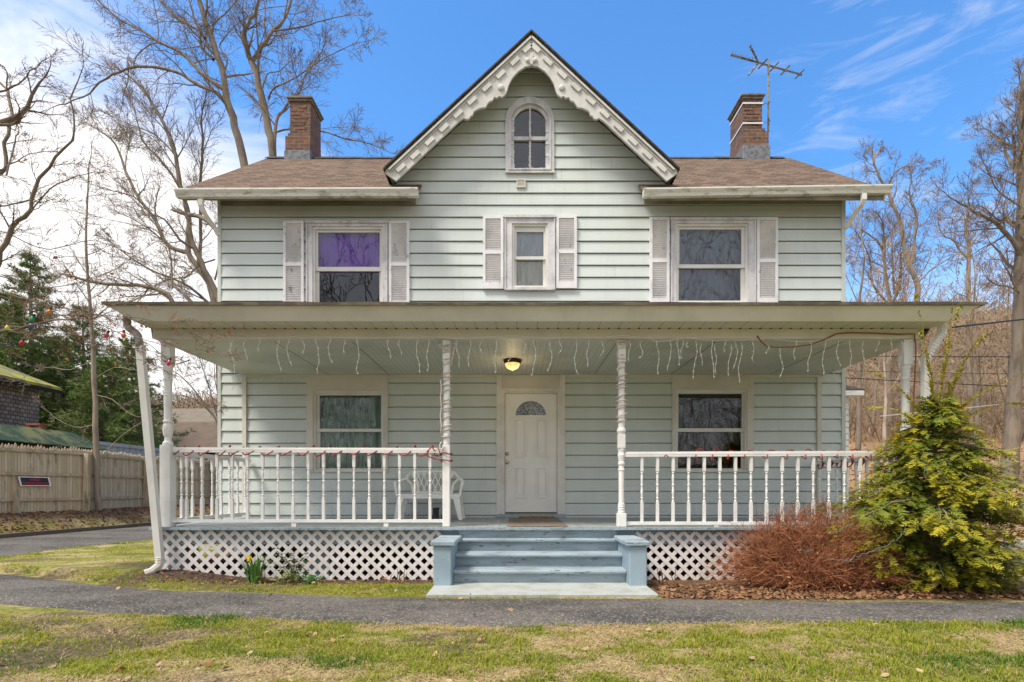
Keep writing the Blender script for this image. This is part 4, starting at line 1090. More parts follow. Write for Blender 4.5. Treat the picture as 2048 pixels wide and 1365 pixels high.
# arched top rail and end frames
top=[]
for i in range(21):
    t=-1+2*i/20; x=t*(hw-.12); z=.775-.02*abs(t)**2-.10*max(0,abs(t)-.82)/.18*1.0
    top.append((x,.19,z))
mb.tube(top,.024,6)
for sx in (-1,1):
    mb.tube([(sx*(hw-.13),.19,.66),(sx*(hw-.22),.185,.56),(sx*(hw-.25),.175,.40)],.024,6)
    mb.tube([(sx*(hw-.22),.19,.745),(sx*(hw-.32),.185,.60),(sx*(hw-.33),.175,.41)],.022,6)
mb.box(-hw+.24,hw-.24,.165,.19,.41,.45)
Bp(mb,'backrest')
mb=MB(); n=5; x0,x1=-hw+.33,hw-.33; st_=(x1-x0)/n
for i in range(-1,n+1):
    for sg in (-1,1):
        a=x0+(i+.5)*st_; p,q=(a-sg*st_*.75,.45),(a+sg*st_*.75,.755)
        c=clipseg(p,q,x0-.06,x1+.06,.45,.755)
        if c: 
            (ax,az),(bx_,bz)=c; L=math.hypot(bx_-ax,bz-az); ang=math.atan2(bz-az,bx_-ax)
            M=Matrix.Translation(((ax+bx_)/2,.182+.004*sg,(az+bz)/2))@Matrix.Rotation(-ang,4,'Y'); mb.box(-L/2,L/2,-.006,.006,-.010,.010,M)
Bp(mb,'back_lattice')
for sx in (-1,1):
    mb=MB(); mb.tube([(sx*(hw-.13),.18,.665),(sx*(hw-.05),.10,.625),(sx*(hw-.025),-.08,.60),(sx*(hw-.03),-.22,.585)],[.022,.026,.028,.026],6)
    mb.tube([(sx*(hw-.03),-.22,.585),(sx*(hw-.07),-.23,.37)],.024,6); Bp(mb,'armrest')
# boots
m_boot=mat('black_boot',(.022,.021,.022),(.05,.047,.045),20,rough=.6)
bt=thing('boots','pair of black lace-up boots on the porch floor behind the post','boots',(wx(879,8.3),8.3,FZ))
for dx,dy_ in ((-.06,0),(.07,.08)):
    x=wx(879,8.3)+dx; y=8.3+dy_; mb=MB()
    ring_=lambda cx_,cy,z,rx,ry:[(cx_+rx*math.cos(2*PI*k/10),cy+ry*math.sin(2*PI*k/10),z) for k in range(10)]
    S=[ring_(x,y-.03,FZ+.001,.055,.14),ring_(x,y-.03,FZ+.03,.055,.14),ring_(x,y-.02,FZ+.07,.048,.12),ring_(x,y+.02,FZ+.11,.044,.075),ring_(x,y+.03,FZ+.16,.046,.062),ring_(x+.005,y+.03,FZ+.20,.052,.066)]
    b=len(mb.v)
    for r_ in S: mb.v+=r_
    for i in range(len(S)-1):
        for k in range(10): mb.f.append((b+i*10+k,b+i*10+(k+1)%10,b+(i+1)*10+(k+1)%10,b+(i+1)*10+k))
    mb.f.append(tuple(b+k for k in range(10)))
    for k in range(4): z=FZ+.10+k*.025; mb.box(x-.03,x+.03,y-.055+.004*k,y-.045+.004*k,z,z+.008)
    mb.build('boot',m_boot,bt,smooth=False)
# mat and runner
mb=MB(); n=18
for i in range(n):
    a=-.12+.80*i/n; b=-.12+.80*(i+1)/n; f=lambda x,y:.006+.006*mn.noise((x*4,y*3,0))
    for j in range(10):
        c=7.0+1.98*j/10; d=7.0+1.98*(j+1)/10
        mb.quad((a,c,FZ+f(a,c)),(b,c,FZ+f(b,c)),(b,d,FZ+f(b,d)),(a,d,FZ+f(a,d)))
mb.build('runner_rug',mat('worn_brown_rug',(.22,.175,.135),(.13,.115,.10),4,rough=.95,c3=(.30,.23,.16),sc3=9),label='worn brown runner rug from the door to the top step',cat='rug')
mb=MB(); pts=[(.03+.6*i/12,8.98,FZ+.018+.012*abs(math.sin(i*1.1))) for i in range(13)]; mb.tube(pts,[.016]*13,6)
mb.build('rolled_doormat',mat('straw_mat',(.34,.24,.12),(.22,.15,.08),20,rough=.95),label='thin curled straw doormat edge against the blue door sill',cat='doormat')
# ceiling lamp
lp=W(1025,720,8.15); lx=lp.x; ly=8.15
lamp=thing('ceiling_lamp','lit dome ceiling lamp with a dark bronze rim above the front door','lamp',(lx,ly,ZC))
mb=MB(); mb.lathe([(.135,-.001),(.138,-.02),(.125,-.05),(.118,-.055)],(lx,ly,ZC),20); mb.build('lamp_rim',mat('bronze',(.06,.035,.02),rough=.35,metal=.7),lamp,smooth=True)
def lampglass():
    m,t,b=base('amber_glass'); nn=noise_(t,P_(t),28,3); setc(t,b,mixc(t,ramp(t,nn,.35,.7),(.80,.55,.22),(.9,.78,.48))); b.inputs['Roughness'].default_value=.25
    t.links.new(mixc(t,ramp(t,nn,.4,.65),(1,.55,.14),(1,.80,.40)),b.inputs['Emission Color']); b.inputs['Emission Strength'].default_value=.75; return m
mb=MB(); mb.lathe([(.113,-.0551),(.108,-.085),(.088,-.118),(.05,-.14),(.012,-.148),(.012,-.155),(.006,-.162)],(lx,ly,ZC),20); mb.build('lamp_shade',lampglass(),lamp,smooth=True)
pl=bpy.data.lights.new('bulb','POINT'); po=bpy.data.objects.new('bulb',pl); COL.objects.link(po); pl.energy=2.5; pl.color=(1,.72,.38); pl.shadow_soft_size=.1; po.location=(lx,ly-.0,ZC-.26)
# ---- icicle lights ----
m_ice=mat('icicle_wire',(.80,.80,.74),rough=.35)
ice=thing('icicle_lights','string of white icicle lights hanging from the porch beam across the whole front','string lights',(0,6.95,ZC+.02))
rd=random.Random(6); mb=MB(); pts=[]
x=px(455)
while x<px(1822):
    t=x; d=.035*abs(math.sin(x*2.3))+.02*mn.noise((x*2,0,0))
    if px(1300)<x<px(1700): d+=.05*abs(math.sin(x*2.9))
    pts.append((x,6.95,ZC+.03-d)); x+=.05
mb.tube(pts,.0036,4); mb.build('main_cord',m_ice,ice)
# strand positions / end heights measured from the photograph
ST=[(446,715,820),(468,683,710) ,(420,700,722),(472,685,745),(497,683,722),(525,680,706),(563,680,745),(583,680,735),(612,684,712),(640,678,747),(664,678,729),(693,682,710),(719,678,750),(781,680,719),(803,684,712),(838,684,748),(858,684,744),(917,684,738),(940,684,735),(963,682,712),(992,684,745),(1021,678,726),(1049,684,712),(1068,682,752),(1100,684,744),(1120,682,710),(1150,684,752),(1174,684,736),(1203,684,716),(1235,682,744),(1256,684,724),(1280,685,720),(1312,685,750),(1336,685,742),(1352,684,730),(1360,684,718),(1369,686,700),(1386,685,760),(1397,692,735),(1420,684,756),(1426,694,750),(1444,684,708),(1454,692,750),(1466,686,742),(1475,690,762),(1500,684,727),(1529,692,712),(1556,694,756),(1583,684,722),(1612,684,742),(1640,686,750),(1667,684,732),(1692,684,740),(1717,684,728),(1746,684,708),(1773,684,722),(1793,684,740)]
for (sx_,s0,s1) in ST:
    if sx_<450: continue
    x=px(sx_); zt=CAMZ+(VY-s0)/SF; zb_=CAMZ+(VY-s1)/SF; L=(zt-zb_)*1.05; mb=MB(); n=max(6,int(L/.028)); P=[]; k=rd.choice((-1,1)); ph=rd.random()*6
    for i in range(n+1):
        t=i/n; bx=k*.016*math.sin(t*6.5+ph)+.012*mn.noise((sx_*.1,t*5,0))+k*.045*max(0,t-.8)*2.2
        P.append((x+bx,6.95+.012*math.sin(t*5+ph),zt-L*t+(.02*max(0,t-.85)*6 if rd.random()<.4 else 0)))
    mb.tube(P,.0030,4)
    for i in range(2,n+1,3):
        p=P[i]; mb.lathe([(.003,-.012),(.0075,-.004),(.0075,.006),(.003,.014)],p,5)
    mb.build('strand',m_ice,ice)
def sidestrand(x,y,z0,L):
    mb=MB(); ph=rd.random()*6; P=[(x+.012*math.sin(t/9*7+ph),y+.03*math.sin(t/9*5+ph),z0-L*t/9) for t in range(10)]; mb.tube(P,.0042,4); mb.build('strand',m_ice,ice)
for y,L in ((7.6,.18),(8.0,.3),(8.35,.22),(8.75,.34),(9.0,.25)): sidestrand(-4.60,y,ZC-.005,L); sidestrand(5.15,y,ZC-.005,L*1.1)
# ---- rope light wrapped round the two middle posts ----
def helix(x,z0,z1,turns,r,rad,mat_,name,label,y=7.05,seed=0,extra=None,jit=.4):
    rd=random.Random(seed); P=[]; n=int(turns*14); z=z0; 
    for i in range(n+1):
        t=i/n; a=2*PI*turns*t; zz_=z0+(z1-z0)*(t+jit*.05*math.sin(t*23+seed)+jit*.03*math.sin(t*51)); rr_=r*(1+.10*math.sin(t*37+seed))
        P.append((x+rr_*math.cos(a),y+rr_*math.sin(a),zz_))
    mb=MB(); mb.tube(P,rad,5)
    if extra: 
        for e in extra: mb.tube(e,rad,5)
    return mb.build(name,mat_,label=label,cat='rope light',smooth=True)
m_rope=mat('rope_white',(.66,.60,.55),(.52,.47,.43),30,rough=.5); m_rope2=mat('rope_pinkish',(.66,.55,.53),(.55,.47,.45),30,rough=.5)
xp=PX[1]
helix(xp,1.72,3.03,19,.056,.009,m_rope,'rope_light','beige cord wound round the porch post beside the bench',seed=1,
  extra=[[(xp-.06,6.99,2.55-.12*i) if i%2 else (xp-.072,6.99,2.55-.12*i) for i in range(7)],[(xp+.14,6.95,3.06),(xp+.10,6.97,2.9),(xp+.065,6.98,2.72)],
  [(xp-.11,6.98,3.0),(xp-.02,6.97,2.985),(xp+.09,6.98,3.01),(xp+.12,6.98,2.96),(xp+.0,6.97,2.95),(xp-.10,6.98,2.97)],[(xp-.05,6.97,1.74),(xp-.075,6.97,1.71),(xp-.075,6.98,1.64),(xp-.05,6.97,1.62),(xp-.03,6.975,1.69)]])
xp=PX[2]
helix(xp,1.98,3.04,16,.060,.009,m_rope2,'rope_light','pinkish cord wound round the porch post right of the steps',seed=4,
  extra=[[(xp-.10,6.98,3.03),(xp,6.97,3.04),(xp+.12,6.98,3.03),(xp+.02,6.97,3.0),(xp-.08,6.98,3.01)]])
# ---- red cord on the rails ----
m_red=mat('red_cord',(.33,.025,.022),(.22,.018,.016),20,rough=.4)
def garland(x0,x1,zr_,pitch,seed,label,dirn=1):
    rd=random.Random(seed); P=[]; x=x0
    while x<x1:
        p=pitch*rd.uniform(.8,1.25); rz=rd.uniform(.046,.078)
        for k in range(12):
            a=2*PI*k/12; bx=x+p*k/12
            P.append((bx+dirn*.035*math.sin(a),7.05-.052*math.cos(a)*1.0,zr_-.030-rz*.75*math.cos(a-PI/2*.0+0)*-1*math.cos(0)*0+ rz*math.sin(a-PI*.35)))
        x+=p
    return P
mb=MB(); mb.tube(garland(PX[0]+.10,PX[1]-.12,1.66,.205,3,''),.0085,5)
xp=PX[1]
for z in (1.59,1.50): mb.tube([(xp+.075*math.cos(2*PI*k/12),7.05+.075*math.sin(2*PI*k/12),z+.01*math.sin(k)) for k in range(13)],.0085,5)
mb.tube([(xp-.17,6.98,1.68),(xp-.24,6.975,1.62),(xp-.23,6.97,1.55),(xp-.10,6.965,1.51),(xp-.05,6.97,1.50)],.0085,5)
mb.tube([(xp-.20,6.98,1.70),(xp-.14,6.975,1.62),(xp-.10,6.97,1.66),(xp-.06,6.97,1.56)],.0085,5)
mb.build('red_garland',m_red,label='red cord wound along the left porch railing and round its post',cat='garland',smooth=True)
mb=MB(); mb.tube(garland(px(1390),px(1800),1.612,.24,8,'',-1),.0085,5)
for xx in (px(1330),): mb.tube([(xx-.02,7.0,1.55),(xx,7.0,1.575),(xx+.03,7.0,1.55)],.007,4)
mb.build('red_garland',m_red,label='red cord wound along the right porch railing',cat='cord',smooth=True)
mb=MB(); rd=random.Random(5)
for c in range(5):
    cy=7.9+c*.26; P=[(px(1812)-.04+.03*math.sin(k*.8),cy+.10*math.cos(k*.7),1.52+.06*math.sin(k*.7)) for k in range(16)]; mb.tube(P,.009,5)
mb.build('red_garland',m_red,label='coils of red cord looped on the side railing at the right porch end',cat='cord',smooth=True)
# small red ties on the left corner post
mb=MB(); xp=PX[0]; mb.tube([(xp+.062*math.cos(2*PI*k/12),7.05+.062*math.sin(2*PI*k/12),2.775+.02*math.sin(k)) for k in range(13)],.008,4); mb.tube([(xp+.02,6.985,2.78),(xp+.04,6.975,2.76),(xp+.05,6.98,2.80)],.014,5)
mb.build('red_ribbon',m_red,label='small red ribbon tied round the left corner post',cat='ribbon')
# brown extension cord
mb=MB(); pts=[(1508,676),(1516,688),(1527,697),(1545,699),(1580,698),(1612,694),(1640,684),(1665,672),(1690,670),(1740,671),(1790,673),(1818,672)]
P=[(px(a),6.945,CAMZ+(VY-b)/SF) for a,b in pts]; P+=[(px(1822),6.95,2.9),(px(1820),6.96,2.5),(px(1818),6.97,2.1),(px(1820),6.98,1.7)]
mb.tube(P,.009,5); mb.build('extension_cord',mat('brown_cord',(.24,.09,.045),rough=.45),label='brown extension cord drooping along the right part of the porch beam',cat='cord',smooth=True)
# ======================= TREES =======================
def grow(T,Cr,p,d,r,L,lvl,rd,P):
    n=max(3,int(L/P['seg'][min(lvl,len(P['seg'])-1)])); pts=[Vector(p)]; rads=[r]; d=Vector(d).normalized()
    j=P['jit'][min(lvl,len(P['jit'])-1)]; tr=P['trop'][min(lvl,len(P['trop'])-1)]
    dirs=[d]
    for i in range(n):
        d=(d+Vector((rd.gauss(0,j),rd.gauss(0,j),rd.gauss(0,j)+tr))).normalized()
        pts.append(pts[-1]+d*(L/n)); rads.append(max(P['rmin'],r*(1-.72*(i+1)/n))); dirs.append(d)
    mb=T if r>P['cut'] else Cr
    mb.tube(pts,rads,3 if r<.02 else (5 if r<.06 else 8),cap=False)
    spawn(T,Cr,pts,rads,L,lvl,rd,P)
def spawn(T,Cr,pts,rads,L,lvl,rd,P,t0=None):
    if lvl>=P['max']: return
    k=P['kids'][lvl]; k=int(k*rd.uniform(.8,1.2)+.5); t0=P['t0'][min(lvl,len(P['t0'])-1)] if t0 is None else t0
    az=rd.random()*6.28
    for i in range(k):
        t=t0+(1-t0)*(i+rd.random())/k; f=t*(len(pts)-1); a=min(int(f),len(pts)-2); u=f-a
        p=pts[a].lerp(pts[a+1],u); dd=(pts[a+1]-pts[a]).normalized(); rr=(rads[a]*(1-u)+rads[a+1]*u)
        az+=2.4+rd.uniform(-.5,.5); o=dd.orthogonal().normalized(); o2=dd.cross(o); s=o*math.cos(az)+o2*math.sin(az)
        s.z*=P.get('flat',1)
        an=R(rd.uniform(*P['ang'])); nd=dd*math.cos(an)+s*math.sin(an)
        l=L*rd.uniform(*P['len'])*(1.1-.55*t)
        grow(T,Cr,p,nd,max(P['rmin'],rr*rd.uniform(*(P.get('cr',(.36,.56)) if lvl==0 else (.45,.65)))),l,lvl+1,rd,P)
    # leader
    if lvl<P['max']:
        dd=(pts[-1]-pts[-2]).normalized(); grow(T,Cr,pts[-1],dd,rads[-1],L*.32,lvl+1,rd,P)
def tree_obj(name,label,cat,T,Cr,loc,mt,mc,group=None):
    t=thing(name,label,cat,loc,group); T.build('trunk',mt,t,smooth=True)
    if Cr.v: Cr.build('crown',mc,t)
    return t
def limb(mb,pts,r0,r1,sub=3,rd=None,wob_=.0):
    P=[Vector(p) for p in pts]; out=[]   # catmull-rom
    for i in range(len(P)-1):
        a=P[max(i-1,0)];b=P[i];c=P[i+1];d=P[min(i+2,len(P)-1)]
        for k in range(sub):
            t=k/sub; q=.5*((2*b)+(c-a)*t+(2*a-5*b+4*c-d)*t*t+(3*b-a-3*c+d)*t**3); out.append(q)
    out.append(P[-1]); n=len(out); rads=[r0+(r1-r0)*i/(n-1) for i in range(n)]
    if rd:
        out=[o+Vector((rd.gauss(0,1),rd.gauss(0,1),rd.gauss(0,1)))*wob_ for o in out]; rads=[r*rd.uniform(.92,1.1) for r in rads]
    mb.tube(out,rads,8 if r0>.05 else 5,cap=False); return out,rads
def plen(P): return sum((P[i+1]-P[i]).length for i in range(len(P)-1))
PT=dict(seg=(.5,.35,.25,.18),jit=(.13,.17,.2,.24),trop=(.05,.04,.02,.0),rmin=.0042,cut=.028,kids=(7,7,6,4),t0=(.2,.2,.15),ang=(24,58),len=(.42,.74),max=3)
def traced(name,label,cat,Y,limbs,seed,mt=m_bark,mc=m_twig,P=PT,dy=1.2,group=None,rs=.78):
    rd=random.Random(seed); T,Cr=MB(),MB(); basep=None
    for (pts,r0,r1,main,kids,*ex) in limbs:
        sgn=rd.uniform(-1,1)*dy; n=len(pts); off=0 if main else sgn
        W3=[W(x,y,Y+off*(i/(n-1))) for i,(x,y) in enumerate(pts)]
        if main and basep is None: basep=W3[0].copy()
        q_=rs*(r0 if True else 0); out,rads=limb(T,W3,r0*rs,max(r1*rs,P['rmin']),3,rd,.012 if r0>.05 else .006)
        PP=dict(P); PP['kids']=(kids,)+tuple(P['kids'][1:]); L=min(plen(out)*.62,ex[0] if ex else 3.0)
        spawn(T,Cr,out,rads,L,0,rd,PP,t0=(.45 if main else .12))
    return tree_obj(name,label,cat,T,Cr,(basep.x,basep.y,GH(basep.x,basep.y)),mt,mc,group)
# big twin trees right behind the left end of the house
traced('bare_tree','tall leaning bare tree with arching limb rising behind the left end of the roof','tree',17,[
 ([(545,1010),(520,700),(500,450),(488,330),(470,255),(455,200),(447,150),(430,95),(412,45),(398,0),(385,-60)],.20,.075,True,5),
 ([(458,215),(432,185),(400,172),(365,150),(330,140),(275,133),(240,145),(200,165),(165,195),(118,210)],.085,.02,False,12),
 ([(450,180),(425,165),(395,138),(365,108),(320,85),(280,58),(240,40),(195,0)],.085,.03,False,10),
 ([(320,85),(300,90),(275,110),(268,130)],.03,.015,False,4),
 ([(428,120),(405,98),(398,60),(385,25),(370,-20)],.06,.03,False,7),
 ([(412,78),(385,55),(350,32),(318,0),(300,-30)],.06,.03,False,7),
 ([(424,95),(428,50),(450,28),(475,0)],.05,.02,False,6),
 ([(445,150),(455,120),(440,95),(450,75),(478,45),(520,20),(580,12)],.035,.012,False,6)],1)
traced('bare_tree','tall bare tree with forked mossy trunk standing directly behind the left chimney','tree',15,[
 ([(560,1020),(552,600),(546,318),(537,262),(522,190),(508,135),(500,120)],.17,.09,True,3),
 ([(500,120),(491,95),(487,68),(498,48),(512,18),(518,-20)],.075,.04,False,8),
 ([(505,122),(525,92),(548,62),(568,40),(582,0),(585,-30)],.07,.035,False,8),
 ([(549,290),(553,245),(572,212),(600,182),(612,150),(640,110)],.06,.02,False,8),
 ([(550,265),(580,258),(640,262),(690,278),(730,285),(770,300)],.04,.012,False,8),
 ([(537,200),(545,180),(572,165),(600,150),(650,115),(715,85)],.035,.012,False,8),
 ([(548,62),(600,55),(650,40),(700,30)],.03,.012,False,7),
 ([(530,235),(522,215),(520,190)],.03,.012,False,2),
 ([(522,190),(534,150),(560,142),(585,120)],.025,.01,False,4)],2,dy=.9)
# fine-branched tree left of the house
PE=dict(PT); PE['kids']=(9,8,7,4); PE['ang']=(16,42); PE['rmin']=.005
traced('bare_tree','slender bare tree with fine upswept twigs left of the house corner','tree',21,[
 ([(450,1010),(430,620),(398,540),(376,505),(378,440),(360,370),(350,310),(328,250),(300,200),(268,160)],.17,.05,True,14),
 ([(376,505),(335,490),(310,440),(280,400),(250,340),(232,290),(200,262)],.11,.03,False,14),
 ([(396,540),(402,450),(400,370),(406,300),(402,240)],.09,.04,False,9),
 ([(365,380),(330,330),(285,280),(270,220),(240,170)],.06,.02,False,14),
 ([(350,310),(310,270),(260,250),(230,235)],.04,.015,False,10),
 ([(430,620),(380,575),(300,540),(240,500)],.08,.02,False,9),
 ([(430,560),(445,480),(440,430),(455,400)],.05,.02,False,5)],3,P=PE,dy=2)
traced('bare_tree','bare tree with a thick low sawn limb stub beside the left wall','tree',18,[
 ([(480,1010),(450,700),(438,600),(408,540),(392,500),(380,470)],.15,.09,True,3),
 ([(440,470),(425,450),(400,434),(372,428),(347,420)],.10,.085,False,2,.8),
 ([(355,625),(335,590),(300,575),(255,570),(195,566),(150,555)],.11,.05,False,9),
 ([(395,625),(372,592),(350,575),(340,560)],.09,.05,False,4),
 ([(345,575),(342,520),(330,480),(300,455),(260,448),(220,440)],.035,.012,False,8),
 ([(392,500),(360,480),(330,440),(300,430)],.06,.02,False,7),
 ([(430,520),(400,530),(370,555),(330,560),(265,600)],.035,.015,False,6)],4,dy=1.5)
# near tree, trunk out of frame on the left, limbs reaching over the lawn
PN=dict(PT); PN.update(seg=(.25,.14,.09,.07),kids=(13,8,5,3),rmin=.0016,cut=.012,jit=(.10,.16,.22,.25),trop=(.02,.02,.01,0),cr=(.22,.42),len=(.30,.58),flat=.7)
NT=[
 ([(-420,985),(-380,700),(-300,420),(-150,300),(-60,260)],.16,.09,True,3),
 ([(-150,300),(-40,330),(5,350),(12,290),(22,235),(12,180),(-5,160)],.06,.028,False,5,.9),
 ([(-60,200),(12,180),(35,168),(62,145),(90,118)],.03,.008,False,6,.6),
 ([(12,180),(15,150),(0,130)],.02,.01,False,4,.4),
 ([(-200,620),(-30,560),(4,505),(30,455),(58,425),(62,400),(95,335),(140,278),(144,200),(160,150)],.075,.010,False,16,1.0),
 ([(58,400),(30,410),(-20,415)],.022,.012,False,3,.5),
 ([(60,425),(100,380),(150,355),(205,345),(235,365)],.018,.004,False,8,.7),
 ([(0,340),(20,330),(60,308),(95,303)],.02,.005,False,5,.5),
 ([(12,350),(30,285),(36,260),(28,240)],.022,.008,False,5,.5),
 ([(-160,660),(-20,663),(28,660),(75,648),(118,640),(162,637),(180,640),(215,616),(245,606),(300,586),(330,560)],.026,.005,False,18,.8),
 ([(-160,560),(-10,585),(60,600),(100,612),(155,622),(200,650),(262,674),(330,690),(395,700),(440,705)],.020,.003,False,20,.7),
 ([(-160,590),(0,592),(80,628),(165,628),(230,630),(330,646),(400,662),(455,672)],.018,.003,False,20,.7),
 ([(-100,640),(25,663),(70,672),(130,682),(210,690),(300,702),(350,722)],.018,.003,False,16,.7),
 ([(-120,640),(40,655),(100,652),(160,672),(240,705),(330,740),(430,800)],.016,.003,False,16,.6),
 ([(-120,520),(20,560),(90,575),(180,560),(260,520),(330,470)],.016,.003,False,16,.7),
 ([(-120,420),(20,470),(100,500),(190,480),(290,520),(350,530)],.015,.003,False,16,.7)]
traced('overhanging_tree','near tree with reddish twigs and curled dry leaves reaching in from the left edge','tree',6.0,NT,5,mt=m_bark,mc=m_twig2,P=PN,dy=.5,rs=.45)
# curled leaves and coloured bulbs hanging in it
mb=MB(); rd=random.Random(12); cl=[(45,325),(110,515),(26,515),(78,490),(17,600),(25,585),(80,595),(122,605),(198,592),(247,592),(146,553),(280,610),(232,652),(227,545),(161,676),(350,660),(353,637),(460,665),(416,702),(230,725),(288,655),(135,720),(108,530),(140,545),(65,390),(235,385),(145,145)]
for (a,b) in cl:
    p=W(a,b,6.1); 
    for k in range(3):
        s=rd.uniform(.014,.028); M=Matrix.Translation(p+Vector((rd.gauss(0,.012),rd.gauss(0,.02),rd.gauss(0,.012))))@Matrix.Rotation(rd.random()*6,4,'X')@Matrix.Rotation(rd.random()*6,4,'Z')
        pts=[M@Vector(q) for q in ((-s,0,0),(0,-.6*s,.3*s),(s,0,.2*s),(0,.6*s,.3*s))]; mb.quad(*pts); c=Vector((.40,.13,.05)).lerp(Vector((.5,.25,.08)),rd.random()); mb.col(tuple(c),4)
nt_=[o for o in bpy.data.objects if o.name.startswith('overhanging_tree')][0]
mb.build('dry_leaf_cluster',attrmat('hanging_leaves',rough=.8,trans=.25),nt_,kind='stuff')
YB_=6.0
lt=thing('coloured_light_string','dark green string of big coloured light bulbs strung through the near branches at left','string lights',tuple(W(50,650,YB_)))
mb=MB()
P1=[(-60,690),(0,652),(40,635),(88,614)]; P2=[(88,614),(72,638),(55,662),(35,680),(0,697),(-60,735)]
mb.tube([W(a,b,YB_) for a,b in P1],.0045,4); mb.tube([W(a,b,YB_) for a,b in P2],.0045,4)
mb.tube([W(a,b,YB_+.1) for a,b in ((88,614),(140,640),(213,664),(248,664),(300,690),(338,722))],.0035,4)
mb.build('wire',mat('dark_green_wire',(.02,.07,.06),rough=.5),lt)
for (a,b,c,tl) in ((15,656,(.75,.65,.02),.2),(64,638,(.01,.42,.16),.6),(63,652,(.03,.17,.60),-.4),(98,624,(.85,.27,.02),.5),(44,686,(.65,.01,.012),.5),(213,671,(.62,.06,.06),.5),(247,671,(.62,.14,.06),.1),(338,726,(.62,.05,.10),.3)):
    p=W(a,b,YB_-.02); s=.034; M=Matrix.Translation(p)@Matrix.Rotation(tl,4,'Y')
    mb=MB(); mb.lathe([(.006,s*.95),(.014,s*.7),(.022,s*.2),(.024,-.15*s),(.018,-.6*s),(.008,-.95*s),(.002,-1.1*s)],(0,0,0),10); mb.v=[tuple(M@Vector(v)) for v in mb.v]
    cm,t_,bb_=base('bulb_colour'); bb_.inputs['Base Color'].default_value=(*c,1); bb_.inputs['Roughness'].default_value=.2; bb_.inputs['Subsurface Weight'].default_value=0
    o=mb.build('light_bulb',cm,lt,smooth=True)
    mb=MB(); mb.lathe([(.011,0),(.012,.02),(.008,.034)],(0,0,0),8); M2=M@Matrix.Translation((0,0,s*.8)); mb.v=[tuple(M2@Vector(v)) for v in mb.v]
    sck=mb.build('socket',mat('socket',(.01,.05,.035)),None); sck.parent=o; del sck['_o']; sck.location=-Vector(o['_o'])
# small straight tree on the bank by the fence
PS=dict(PT); PS.update(kids=(10,6,4,3),rmin=.0045,cut=.02,ang=(45,80),trop=(.01,.0,0,0),len=(.3,.5))
traced('young_tree','slim straight young tree on the leafy bank in front of the stockade fence','tree',16,[
 ([(196,1022),(192,900),(188,760),(184,660),(176,560),(172,450),(178,330)],.11,.02,True,26),
 ([(190,850),(150,855),(110,835),(85,812)],.02,.006,False,5),([(188,790),(225,800),(262,830),(300,835)],.02,.006,False,5),
 ([(193,925),(230,885),(262,858),(285,845)],.022,.012,False,0),([(186,720),(140,740),(90,735),(40,760)],.022,.006,False,7),
 ([(188,760),(230,735),(280,742),(330,735)],.02,.006,False,7),([(190,875),(150,895),(100,880)],.014,.005,False,4)],7,mt=m_bark2,P=PS,dy=.6)
traced('bare_shrub','arching bare shrub seen through the porch opening beside the left wall','shrub',19,[
 ([(470,1000),(440,860),(410,810),(380,770),(350,745),(320,735)],.05,.012,True,8,1.4),
 ([(440,860),(420,780),(400,720),(405,690)],.03,.01,False,8,1.2),([(425,830),(390,800),(350,790),(315,800)],.03,.01,False,7,1.2),
 ([(380,720),(350,728),(325,712)],.03,.012,False,3,.6),([(450,850),(430,760),(428,700)],.03,.01,False,6,1.2)],8,dy=.8)
# ---- right-hand trees, traced ----
q=lambda *a:[(1690+x/3.592,260+y/3.592) for x,y in a]
PR=dict(PT); PR.update(kids=(8,7,6,4),rmin=.0055,cut=.03)
gR='bare trees on the wooded hill'
traced('bare_tree','bare tree with a crooked mossy trunk curling up past the right gutter','tree',25,[
 (q((520,2150),(520,1500),(515,1260),(520,1110),(460,980),(430,850),(410,720),(380,620),(330,500),(300,430),(245,330),(208,245)),.17,.05,True,9),
 (q((208,245),(215,190),(190,135),(145,150),(140,190),(160,205)),.04,.012,False,2,.5),(q((212,230),(235,170),(275,120),(320,180)),.04,.012,False,4,.8),
 (q((460,980),(490,900),(500,750),(512,600),(478,530),(465,430),(480,380)),.09,.03,False,9),
 (q((310,400),(350,320),(410,270),(500,260),(600,240)),.045,.014,False,7),(q((520,1110),(600,1020),(720,940),(830,880)),.06,.02,False,8),
 (q((525,1080),(590,960),(620,870),(560,880),(480,900)),.04,.015,False,6)],21,mt=m_bark2,P=PR,dy=1.5,group=gR)
traced('bare_tree','bare tree forking low into three stems just right of the house wall','tree',27,[
 (q((320,2100),(320,1500),(320,1260),(300,1100),(285,980),(268,850),(200,770),(100,710)),.15,.03,True,8),
 (q((280,950),(285,800),(275,700),(250,620),(210,590)),.07,.02,False,8),(q((330,1250),(385,1150),(405,1020),(400,900),(430,860)),.10,.03,False,8),
 (q((350,1180),(345,1000),(335,850),(345,700)),.07,.02,False,7),(q((300,1240),(200,1110),(170,900),(110,780)),.07,.02,False,9),
 (q((320,1000),(220,960),(130,920),(50,930)),.05,.015,False,7)],22,mt=m_bark2,P=PR,dy=1.5,group=gR)
traced('bare_tree','bare tree with pale upright trunk just left of the thick tree at right','tree',28,[
 (q((900,2300),(895,1500),(890,1260),(885,1000),(892,850),(865,740),(878,620),(880,560)),.17,.05,True,9),
 (q((885,940),(830,870),(780,800),(700,750),(670,650),(665,540)),.07,.02,False,10),(q((890,860),(960,760),(1040,700),(1090,660)),.05,.02,False,9),
 (q((890,830),(980,800),(1040,760)),.04,.015,False,6),(q((900,1240),(870,1200),(800,1180),(760,1230)),.04,.02,False,4)],23,mt=m_bark2,P=PR,dy=1.5,group=gR)
PB=dict(PT); PB.update(kids=(10,7,6,4),rmin=.0045,cut=.03)
